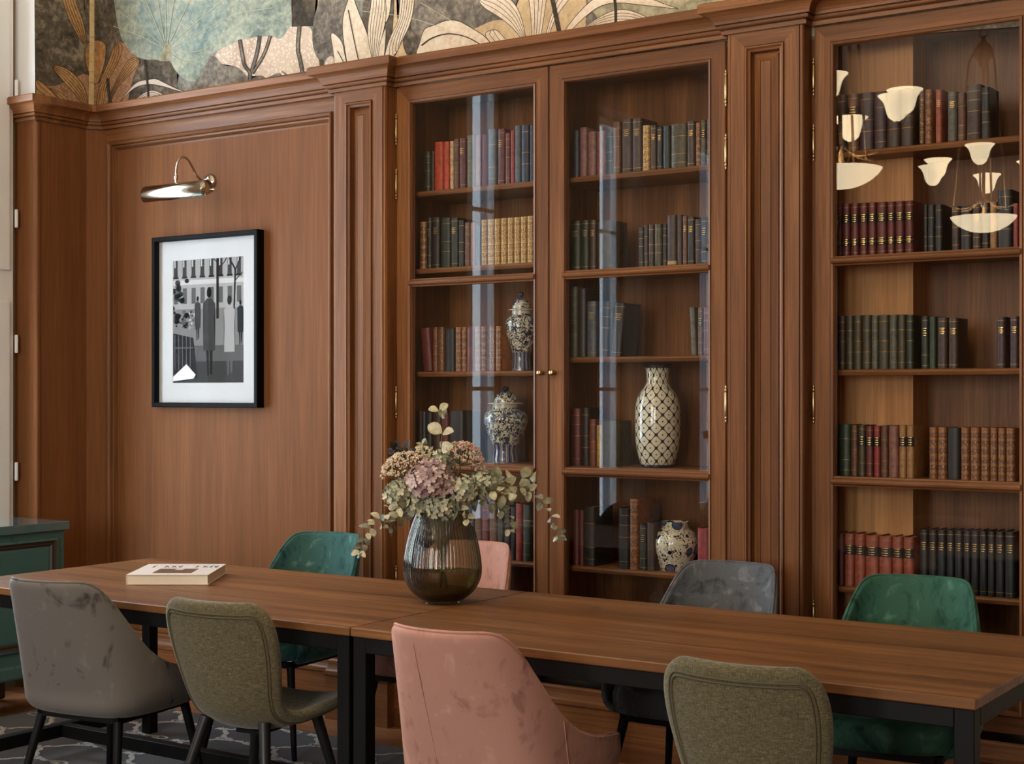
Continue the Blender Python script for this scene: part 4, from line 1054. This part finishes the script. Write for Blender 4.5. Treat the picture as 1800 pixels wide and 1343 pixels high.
for i, x in enumerate(xs):                                       # serif capitals, too small to read in the photograph
    y0, y1 = 0.055, 0.100
    stroke(x, y0, x, y1, .0034); stroke(x - .008, y1, x + .008, y1, .0014); stroke(x - .007, y0, x + .007, y0, .0014)
    if i in (1, 2, 5): stroke(x, y1, x + .016, y0, .0026)
    if i in (3, 7): stroke(x - .012, y1, x, y0, .0022)
    if i in (4,): stroke(x - .008, (y0 + y1) / 2, x + .010, (y0 + y1) / 2, .002)
for i in range(13): stroke(-.115 + i * .020, .128, -.104 + i * .020, .128, .0022)
b.build('title_lettering', INKB, bk)

# ------------------------------------------------------------------ rug
def rugmat():
    t = NT('charcoal_rug_pile'); co = t.co()
    n = t.noise(co, 2.2, 3, 0.6, 0.6); n2 = t.noise(co, 160, 2, 0.5)
    c = t.ramp(n, [(0.36, rgb(46, 46, 50)), (0.52, rgb(60, 57, 60)), (0.66, rgb(74, 62, 68))])
    c = t.mix(t.math('MULTIPLY', n2, 0.35), c, rgb(30, 30, 32))
    return t.bsdf(c, 0.95, bump=n2, bs=0.5, bd=0.004, Sheen_Weight=0.2)
def ropemat():
    t = NT('pale_rug_pile'); n2 = t.noise(t.co(), 140, 2, 0.5)
    return t.bsdf(t.ramp(n2, [(0.35, rgb(160, 156, 150)), (0.6, rgb(212, 208, 202))]), 0.95, bump=n2, bs=0.5, bd=0.004)
rg = empty('rug', (-3.2, 3.0, 0)); tag(rg, 'charcoal rug with a pale knotted trellis pattern under the tables', 'rug')
RX0, RX1, RY0, RY1 = -5.62, -0.6, 0.6, 4.80
b = MB(); b.box(RX0 + 3.2, RX1 + 3.2, RY0 - 3.0, RY1 - 3.0, 0.0005, 0.010); b.build('pile', rugmat(), rg, bevel=0.004)
b = MB(); sx, sy = 0.26, 0.26
def rib(p, q, w, z=0.0112, wob=0.006):
    (x0, y0), (x1, y1) = p, q
    l = math.hypot(x1 - x0, y1 - y0); ux, uy = (x1 - x0) / l, (y1 - y0) / l; m = 7; L = []
    for i in range(m + 1):
        f = i / m; d = wob * sin(f * pi * 4 + x0 * 9)
        ww = w * (1 + .25 * sin(f * pi * 6 + y0 * 7))
        cx, cy = x0 + (x1 - x0) * f - uy * d, y0 + (y1 - y0) * f + ux * d
        a, c = (cx - uy * ww, cy + ux * ww), (cx + uy * ww, cy - ux * ww)
        L.append([(a[0], a[1], z), (c[0], c[1], z)])
    for r in L:
        for p_ in r:
            if not (RX0 + .01 < p_[0] < RX1 - .01 and RY0 + .01 < p_[1] < RY1 - .01): return
    b.loops([[(x + 3.2, y - 3.0, zz) for x, y, zz in r] for r in L], False)
nx, ny = int((RX1 - RX0) / (sx * 1.5)) + 2, int((RY1 - RY0) / sy) + 2
for i in range(nx):
    for j in range(ny):
        cx, cy = RX0 + i * sx * 1.55, RY0 + j * sy + (sy / 2 if i % 2 else 0)
        h = [(cx + sx * .5 * k, cy + sy * .5 * m) for k, m in ((1, 1), (-1, 1), (-1.6, 0), (-1, -1), (1, -1), (1.6, 0))]
        h = [(cx + .30 * sx, cy + sy / 2), (cx - .30 * sx, cy + sy / 2), (cx - .75 * sx, cy)]
        h2 = (cx - .30 * sx, cy - sy / 2)
        rib(h[0], h[1], .011); rib(h[1], h[2], .011); rib(h[2], h2, .011)
        rib((h[2][0], h[2][1]), (h[2][0] - .20 * sx, h[2][1]), .016)
        for vx in (h[0], h[1]):
            for k in range(8):
                a0, a1 = 2 * pi * k / 8, 2 * pi * (k + 1) / 8
                rib((vx[0] + .040 * cos(a0), vx[1] + .022 * sin(a0)), (vx[0] + .040 * cos(a1), vx[1] + .022 * sin(a1)), .006, 0.0116, 0)
b.build('trellis_pattern', ropemat(), rg)

# ------------------------------------------------------------------ distressed chest under the window
def distressed():
    t = NT('distressed_teal_paint'); co = t.co()
    n = t.noise(co, 9, 6, 0.72, 0.6); n2 = t.noise(co, 3, 3, 0.5)
    c = t.mix(n2, rgb(50, 92, 96), rgb(76, 112, 108))
    c = t.mix(t.ramp(n, [(0.60, (0, 0, 0, 1)), (0.66, (1, 1, 1, 1))]), c, rgb(40, 32, 26))
    return t.bsdf(c, 0.22, bump=n, bs=0.1, Coat_Weight=0.4)
TEALP = distressed(); RUB = plain('rubbed_dark_edge', rgb(52, 40, 32), 0.45)
CX0, CX1, CY0, CY1, CZ = -6.02, -5.50, 3.02, 4.53, 0.872
ch = empty('painted_chest', ((CX0 + CX1) / 2, (CY0 + CY1) / 2, 0)); tag(ch, 'distressed teal painted chest standing under the window', 'chest')
hx, hy = (CX1 - CX0) / 2, (CY1 - CY0) / 2
b = MB(); b.box(-hx, hx, -hy, hy, CZ - .038, CZ); b.build('top', plain('polished_teal_lacquer', rgb(70, 108, 114), 0.04, IOR=1.9, Coat_Weight=1.0, Coat_Roughness=0.02), ch, bevel=0.002)
b = MB(); b.box(-hx + .015, hx - .022, -hy + .015, hy - .015, .25, CZ - .0385); b.build('body', TEALP, ch)
for k, (p, q) in enumerate(((-hy + .06, -.02), (.02, hy - .06))):
    d = MB()
    L = []
    prof = [(0.0, hx - .022), (0.0, hx - .006), (.010, hx - .004), (.020, hx - .010), (.030, hx - .010), (.036, hx - .018), (.046, hx - .016)]
    for ins, x in prof: L.append([(x, p + ins, .31 + ins), (x, q - ins, .31 + ins), (x, q - ins, .80 - ins), (x, p + ins, .80 - ins)])
    o = d.add([v for l in L for v in l], [])
    for a in range(len(L) - 1):
        for j in range(4):
            u = o + a * 4 + j; w = o + a * 4 + (j + 1) % 4; d.f.append((u, w, w + 4, u + 4)); d.mi.append(1 if a in (2, 3, 4) else 0)
    e = o + (len(L) - 1) * 4; d.f.append((e, e + 1, e + 2, e + 3)); d.mi.append(0)
    dd = d.build('door', [TEALP, RUB], ch)
    r = MB(); rings = [(hx - .004 + .008, q - .03 if k == 0 else p + .03)]
    r.tube([(hx + .006, rings[0][1] + .016 * cos(a), .56 + .016 * sin(a)) for a in [2 * pi * i / 14 for i in range(15)]], .003, 6); r.build('ring_pull', BRASS, dd, smooth=True)
b = MB(); b.box(-hx + .004, hx - .008, -hy + .004, hy - .004, .185, .25); b.build('base_moulding', TEALP, ch, bevel=0.012)
for sx in (-1, 1):
    for sy in (-1, 1):
        b = MB(); b.box(sx * (hx - .05) - .035, sx * (hx - .05) + .035, sy * (hy - .05) - .035, sy * (hy - .05) + .035, 0.011 if sx > 0 else 0.011, .1845); b.build('foot', RUB, ch, bevel=0.01)

# ------------------------------------------------------------------ smoked glass vase with dried flowers
VX, VY = -3.016, 4.051
vs = empty('flower_vase', (VX, VY, TZ + 0.0005)); tag(vs, 'ribbed smoked-glass vase of dried flowers on the table join', 'vase')
prof = sm([(.057, .003), (.064, .006), (.078, .016), (.108, .040), (.128, .078), (.1325, .108), (.130, .145), (.121, .200), (.106, .256), (.090, .298), (.081, .318)], 2)
N = 384
def flute(j, z): return 0.024 * min(1, max(0.0, (z - .004) / .02)) * (abs(cos(pi * j * 64 / N)) - 0.6)
b = MB(); b.lathe(prof, N, cap0=True, cap1=False, flute=flute)
b.lathe([(r - .005, z + (.006 if z < .01 else 0)) for r, z in prof], 64, cap0=True, cap1=False)
b.loops([[((r) * cos(2 * pi * j / 64), (r) * sin(2 * pi * j / 64), z) for j in range(64)] for r, z in ((.0765, .3178), (.079, .3195), (.0815, .3178))], True)
b.build('body', pane_mat('smoked_rib_glass', (0.80, 0.80, 0.72, 1), 1.0, (0.22, 0.22, 0.17, 1)), vs, smooth=True)
b = MB(); b.lathe([(.052, 0), (.060, .0), (.061, .004), (.056, .0065)], 48); b.build('foot', pane_mat('clear_foot_glass', (.8, .8, .76, 1), 2.0), vs, auto=40)
b = MB(); b.lathe([(r - .008, z + (.008 if z < .012 else 0)) for r, z in prof if z <= .104] + [(.122, .1045)], 64); b.build('water', pane_mat('vase_water', (.58, .58, .44, 1), 0.4), vs, smooth=True)

def dry(name, cols, rough=0.8, sc=60):
    t = NT(name); n = t.noise(t.co(), sc, 2, 0.6)
    return t.bsdf(t.ramp(n, [(0.36 + .28 * i / (len(cols) - 1), c) for i, c in enumerate(cols)]), rough, Sheen_Weight=0.1, Subsurface_Weight=0.0)
M_MAUVE = [dry('mauve_petal', [rgb(180, 152, 156), rgb(210, 188, 184), rgb(228, 212, 204)]), dry('pale_mauve_petal', [rgb(176, 150, 146), rgb(212, 192, 182)]), dry('plum_petal', [rgb(124, 94, 104), rgb(168, 138, 142)])]
M_PALE = [dry('pale_green_petal', [rgb(150, 152, 122), rgb(190, 190, 160), rgb(206, 204, 180)]), dry('cream_petal', [rgb(186, 182, 152), rgb(216, 212, 188)]), dry('celadon_petal', [rgb(128, 136, 116), rgb(170, 176, 152)])]
M_SEDP = [dry('pink_sedum', [rgb(214, 176, 164), rgb(238, 210, 194)]), dry('cream_sedum', [rgb(226, 216, 180), rgb(242, 234, 208)]), dry('green_sedum', [rgb(164, 166, 116), rgb(196, 194, 144)])]
M_SEDR = [dry('rose_sedum', [rgb(204, 142, 132), rgb(230, 178, 164)]), M_SEDP[0], M_SEDP[2]]
M_EUC = [dry('eucalyptus_leaf', [rgb(116, 116, 88), rgb(150, 148, 116)], 0.6), dry('pale_eucalyptus_leaf', [rgb(176, 172, 142), rgb(206, 200, 172)], 0.6), dry('grey_eucalyptus_leaf', [rgb(98, 104, 92), rgb(136, 140, 122)], 0.6)]
M_DARK = [dry('dark_dried_leaf', [rgb(32, 26, 24), rgb(58, 46, 40)], 0.6)]
M_STEM = dry('dried_stem', [rgb(96, 84, 52), rgb(132, 116, 80)])
def bq(px, py, dd=0.0): return at(px, py, 5.05 + dd)
FWD = Vector((-_s, _c, 0)); RGT = Vector((_c, _s, 0)); UP = Vector((0, 0, 1))
MOUTH = Vector((VX, VY, TZ + .30))
def stem_to(b, P, r=.0022):
    q = MOUTH + Vector(((P.x - VX) * .30, (P.y - VY) * .30, 0)); low = Vector((VX - (P.x - VX) * .12, VY - (P.y - VY) * .12, TZ + .05))
    b.tube(smooth3([tuple(low), tuple((low + q) / 2), tuple(q), tuple((q * .45 + P * .55) + UP * .01), tuple(P)], 2), r, 6)
def frame_of(n):
    n = n.normalized(); a = n.cross(UP if abs(n.z) < .9 else RGT).normalized(); return a, n.cross(a), n
def flower(name, P, label, cat, group=None):
    o = empty(name, P); tag(o, label, cat, group); return o
def bloc(b, P): b.v = [tuple(Vector(v) - P) for v in b.v]; return b
def hydrangea(px, py, dd, r, n, mats, label, squash=.85):
    P = bq(px, py, dd); o = flower('hydrangea', P, label, 'flower', 'dried hydrangea heads in the vase')
    b = MB(); stem_to(b, P, .003); bloc(b, P).build('stem', M_STEM, o, smooth=True)
    b = MB(); ga = pi * (3 - math.sqrt(5))
    for i in range(n):
        z = 1 - 1.75 * (i + .5) / n; rr = math.sqrt(max(0, 1 - z * z)); a = i * ga
        nrm = (RGT * rr * cos(a) + FWD * rr * sin(a) + UP * z * squash)
        nn = (nrm + Vector([random.uniform(-.4, .4) for _ in range(3)])).normalized()
        c = P + nrm * r * random.uniform(.86, 1.06)
        u, v, w = frame_of(nn); rot = random.uniform(0, pi); s_ = random.uniform(.011, .0155); k = random.choices(range(len(mats)), [3, 2, 1.4][:len(mats)])[0]
        for q in range(4):
            t = rot + q * pi / 2; d = u * cos(t) + v * sin(t); e = -u * sin(t) + v * cos(t)
            cup = random.uniform(.05, .5)
            pts = [c, c + d * s_ * .45 + e * s_ * .42 + w * s_ * cup * .3, c + d * s_ * .9 + e * s_ * .40 + w * s_ * cup * .8, c + d * s_ * 1.05 + w * s_ * cup * .7, c + d * s_ * .9 - e * s_ * .40 + w * s_ * cup * .8, c + d * s_ * .45 - e * s_ * .42 + w * s_ * cup * .3]
            b.add(pts, [(0, 1, 3), (1, 2, 3), (0, 3, 5), (3, 4, 5)], k)
        b.add([c + u * .002, c + v * .002, c - u * .002, c - v * .002, c + w * .003], [(0, 1, 4), (1, 2, 4), (2, 3, 4), (3, 0, 4)], 0)
    bloc(b, P).build('florets', mats, o)
    b = MB()                                                     # the dense inner head the florets sit on
    L = [[P + (RGT * cos(2 * pi * j / 14) * sin(ph) + FWD * sin(2 * pi * j / 14) * sin(ph) + UP * cos(ph) * squash) * r * .80 for j in range(14)] for ph in [pi * (i + .4) / 9 for i in range(8)]]
    b.loops(L, True, True, True); bloc(b, P).build('receptacle', mats[-1], o, smooth=True)
def ball(b, c, r, k):
    b.add([c + Vector(v) * r for v in ((1, 0, 0), (-1, 0, 0), (0, 1, 0), (0, -1, 0), (0, 0, 1), (0, 0, -1))], [(0, 2, 4), (2, 1, 4), (1, 3, 4), (3, 0, 4), (2, 0, 5), (1, 2, 5), (3, 1, 5), (0, 3, 5)], k)
def sedum(px, py, dd, rx, rz, tilt, n, mats, label):
    P = bq(px, py, dd); o = flower('sedum', P, label, 'flower', 'dried sedum heads in the vase')
    ax = (UP + RGT * tilt[0] + FWD * tilt[1]).normalized(); u, v, w = frame_of(ax)
    base = P - ax * rx * .75
    b = MB(); stem_to(b, base, .003)
    f = MB()
    for i in range(n):
        a = random.uniform(0, 2 * pi); q = math.sqrt(random.uniform(0, 1))
        c = P + (u * cos(a) + v * sin(a)) * q * rx + ax * (rz * (1 - q * q) - random.uniform(0, .006))
        if i % 6 == 0: b.tube([base, base * .45 + c * .55 + ax * -.004, c], .0011, 4, cap=False)
        for k in range(3):
            ball(f, c + Vector([random.uniform(-.004, .004) for _ in range(3)]), random.uniform(.0022, .0042), random.choices((0, 1, 2), (4, 2.5, 2))[0])
    bloc(b, P).build('stem', M_STEM, o, smooth=True); bloc(f, P).build('florets', mats, o)
def leaf(b, c, d, n, ln, wd, k):
    d = d.normalized(); e = d.cross(n).normalized(); n = e.cross(d)
    L = [(0, .06), (.12, .5), (.32, .92), (.55, 1.0), (.78, .78), (.93, .38), (1.0, .04)]
    rows = []
    for t, w in L:
        m = c + d * ln * t + n * ln * .10 * sin(t * pi)
        rows.append([m - e * wd * .5 * w + n * wd * .12 * w, m, m + e * wd * .5 * w + n * wd * .12 * w])
    b.grid(rows, k)
def branch(pts, label, n, ln, wd, mats=M_EUC, name='eucalyptus_branch', spread=1.0, t0=.25, w=(2, 2, 1)):
    pts = [bq(*p) for p in pts]; P = pts[0].copy(); o = flower(name, P, label, 'branch', 'dried foliage branches in the vase')
    C = [Vector(p) for p in smooth3([tuple(p) for p in pts], 3)]
    b = MB(); stem_to(b, P, .0016); b.tube(C, [.0016 - .0010 * i / len(C) for i in range(len(C))], 5); bloc(b, P).build('stem', M_STEM, o, smooth=True)
    f = MB(); m = len(C)
    for i in range(n):
        t = t0 + (1 - t0) * i / max(1, n - 1); j = min(m - 2, int(t * (m - 1))); c = C[j].lerp(C[j + 1], t * (m - 1) - j); tan = (C[j + 1] - C[j]).normalized()
        for sd in (-1, 1):
            a = random.uniform(-.9, .9) + (pi / 2 if i % 2 else 0); u, v, _w = frame_of(tan)
            side = (u * cos(a) + v * sin(a)) * sd
            d = (tan * random.uniform(.25, .7) + side * spread + UP * random.uniform(-.3, .3)).normalized()
            nn = (-FWD * .9 + UP * .6 + Vector([random.uniform(-.6, .6) for _ in range(3)])).normalized()
            if abs(nn.dot(d)) > .9: nn = (nn + RGT).normalized()
            k = 1.0 - .35 * t
            leaf(f, c + d * .002, d, nn, ln * 1.3 * k * random.uniform(.8, 1.15), wd * 1.4 * k * random.uniform(.8, 1.15), random.choices(range(len(mats)), w[:len(mats)])[0])
    bloc(f, P).build('leaves', mats, o, smooth=True)
random.seed(11)
hydrangea(757, 845, -.075, .082, 120, M_MAUVE, 'large mauve dried hydrangea head, front centre of the bouquet')
hydrangea(812, 862, -.055, .055, 62, M_PALE, 'pale green hydrangea head just beside the big mauve one')
hydrangea(850, 852, -.01, .052, 52, M_PALE, 'pale hydrangea head nearest the long drooping branch')
hydrangea(700, 868, -.03, .052, 52, M_PALE + [], 'pale green hydrangea under the cream and pink sedum')
hydrangea(775, 893, -.07, .050, 46, M_PALE, 'grey-green hydrangea low over the vase rim')
hydrangea(735, 885, -.03, .048, 40, M_PALE, 'shaded green hydrangea under the mauve head')
hydrangea(775, 812, .03, .050, 44, M_PALE, 'small cream hydrangea behind the mauve head, below the upright sprig')
sedum(703, 818, -.035, .072, .040, (-.55, -.45), 230, M_SEDP, 'cream and pink sedum umbel on the side of the mauve hydrangea')
sedum(742, 800, .02, .048, .03, (-.1, -.4), 110, [M_SEDP[1], M_SEDP[2], M_SEDP[0]], 'small creamy sedum umbel above the mauve hydrangea')
sedum(818, 797, -.01, .066, .036, (.40, -.40), 230, M_SEDR, 'rose red sedum umbel beside the upright sprig')
sedum(842, 822, .03, .040, .022, (.7, -.3), 90, M_SEDR, 'little rose sedum umbel in front of the lower jar')
branch([(775, 800, .0), (776, 772, .0), (780, 745, .0), (772, 722, -.01)], 'upright eucalyptus sprig with broad leaves topping the bouquet', 4, .050, .034, [M_EUC[0], M_EUC[1]], t0=.2)
branch([(712, 885, -.05), (690, 898, -.07), (668, 912, -.08), (650, 928, -.085), (640, 945, -.085), (632, 972, -.085)], 'long eucalyptus branch drooping in front of the teal chair', 13, .034, .021, [M_EUC[1], M_EUC[2], M_EUC[0]], t0=.0, w=(3, 1.5, 1))
branch([(720, 890, -.06), (704, 905, -.08), (694, 918, -.085), (684, 928, -.085)], 'short grey eucalyptus branch over the shoulder of the vase', 8, .032, .020, [M_EUC[2], M_EUC[1], M_EUC[0]], t0=.0)
branch([(840, 862, -.03), (880, 852, -.03), (920, 856, -.03), (945, 872, -.03), (962, 895, -.03), (976, 925, -.03), (982, 946, -.03)], 'longest eucalyptus branch arching out across the door stiles', 14, .034, .020, [M_EUC[1], M_EUC[0], M_EUC[2]], t0=.05, w=(3, 1.5, .6))
branch([(830, 875, -.02), (858, 882, -.02), (880, 893, -.02), (894, 910, -.02), (898, 935, -.02)], 'eucalyptus branch hanging before the red book on the low shelf', 10, .034, .020, [M_EUC[0], M_EUC[1], M_EUC[2]], t0=.0)
branch([(842, 850, .02), (872, 842, .02), (900, 838, .02), (930, 842, .02)], 'silver-dollar branch with big round leaves below the crossbar', 5, .044, .042, [M_EUC[0], M_EUC[1]], t0=.1)
branch([(735, 810, .04), (722, 800, .04), (706, 788, .03), (690, 790, .03)], 'dark dried leaf cluster at the upper edge of the bouquet', 9, .036, .028, M_DARK, 'dried_leaf_branch', t0=.2)
branch([(762, 810, .05), (752, 798, .05), (742, 784, .04)], 'brownish leaf sprig between the two cream sedums', 5, .034, .022, [M_EUC[0], M_DARK[0]], 'dried_leaf_branch', t0=.2)
branch([(835, 868, -.05), (858, 862, -.06), (880, 866, -.06), (896, 878, -.06)], 'leafy eucalyptus sprig filling the space below the silver-dollar leaves', 8, .034, .026, [M_EUC[1], M_EUC[0], M_EUC[2]], t0=.0)
branch([(800, 890, -.07), (812, 905, -.08), (826, 915, -.08)], 'tiny eucalyptus tip spilling over the vase rim', 5, .030, .022, [M_EUC[1], M_EUC[2]], t0=.0)

# ------------------------------------------------------------------ chandeliers of the room (seen mirrored in the bookcase glass)
def glow(name, col, st):
    t = NT(name); e = t.n('ShaderNodeEmission', {'Color': col, 'Strength': st})
    d = t.n('ShaderNodeBsdfDiffuse', {'Color': rgb(230, 214, 180)}); a = t.n('ShaderNodeAddShader')
    t.link(e.outputs[0], a.inputs[0]); t.link(d.outputs[0], a.inputs[1]); t.surf(a.outputs[0]); return t.m
ALAB = glow('lit_alabaster', (1.0, 0.80, 0.52, 1), 10.0)
def chandelier(x, y, label):
    c = empty('chandelier', (x, y, ZC)); tag(c, label, 'chandelier', 'alabaster chandeliers of the room')
    dz = -ZC
    b = MB(); b.lathe([(.06, 0), (.06, -.02), (.03, -.05), (.012, -.06)], 24); b.tube([(0, 0, -.05), (0, 0, 3.97 + dz)], .008, 8)
    b.tube([(.028 * cos(a), 0, 3.94 + dz + .028 * sin(a)) for a in [2 * pi * i / 16 for i in range(17)]], .005, 6)
    b.lathe([(.012, 3.92 + dz), (.02, 3.88 + dz), (.06, 3.84 + dz), (.075, 3.80 + dz), (.05, 3.76 + dz), (.03, 3.72 + dz), (.01, 3.70 + dz)], 20)
    b.build('ceiling_rod', BRONZE, c, auto=40)
    for k in range(3):
        a = 2 * pi * k / 3 + .5; b = MB()
        b.tube([(.07 * cos(a), .07 * sin(a), 3.80 + dz), (.10 * cos(a), .10 * sin(a), 3.74 + dz), (.215 * cos(a), .215 * sin(a), 2.70 + dz)], .008, 6); b.build('hanging_rope', BRONZE, c, smooth=True)
    b = MB(); b.lathe(sm([(.001, 2.562 + dz), (.08, 2.570 + dz), (.15, 2.60 + dz), (.20, 2.638 + dz), (.224, 2.672 + dz)], 2), 40, cap1=False); b.build('bowl', ALAB, c, smooth=True)
    b = MB(); b.tube([(0, 0, 3.70 + dz), (0, 0, 2.60 + dz)], .012, 8); b.build('centre_stem', BRONZE, c, smooth=True)
    for k in range(6):
        a = 2 * pi * k / 6 + .3; r = .37; ca, sa = cos(a), sin(a); zt = 2.88 + (.10 if k % 2 else 0)
        b = MB(); b.tube(smooth3([(.012 * ca, .012 * sa, 2.80 + dz), (.12 * ca, .12 * sa, 2.72 + dz), (.28 * ca, .28 * sa, 2.74 + dz), (r * ca, r * sa, zt - .04 + dz), (r * ca, r * sa, zt + dz)], 2), .007, 6); am = b.build('arm', BRONZE, c, smooth=True)
        b = MB(); b.lathe(sm([(.015, zt + dz), (.045, zt + .02 + dz), (.058, zt + .06 + dz), (.066, zt + .10 + dz), (.098, zt + .135 + dz)], 2), 28, (r * ca, r * sa, 0), cap1=False)
        b.build('bell_shade', ALAB, am, smooth=True)
    l = bpy.data.lights.new('chandelier_lamp', 'POINT'); l.energy = 100; l.color = (1.0, 0.85, 0.66); l.shadow_soft_size = 0.04
    o = bpy.data.objects.new('chandelier_lamp', l); o.location = (0.0, 0.05, 2.64 + dz); o.parent = c; COL.objects.link(o)
chandelier(-3.05, 2.65, 'alabaster bowl chandelier hanging over the tables, mirrored higher in the bookcase glass')
chandelier(-3.06, 0.0, 'alabaster bowl chandelier hanging farther from the bookcases, mirrored lower in the glass')
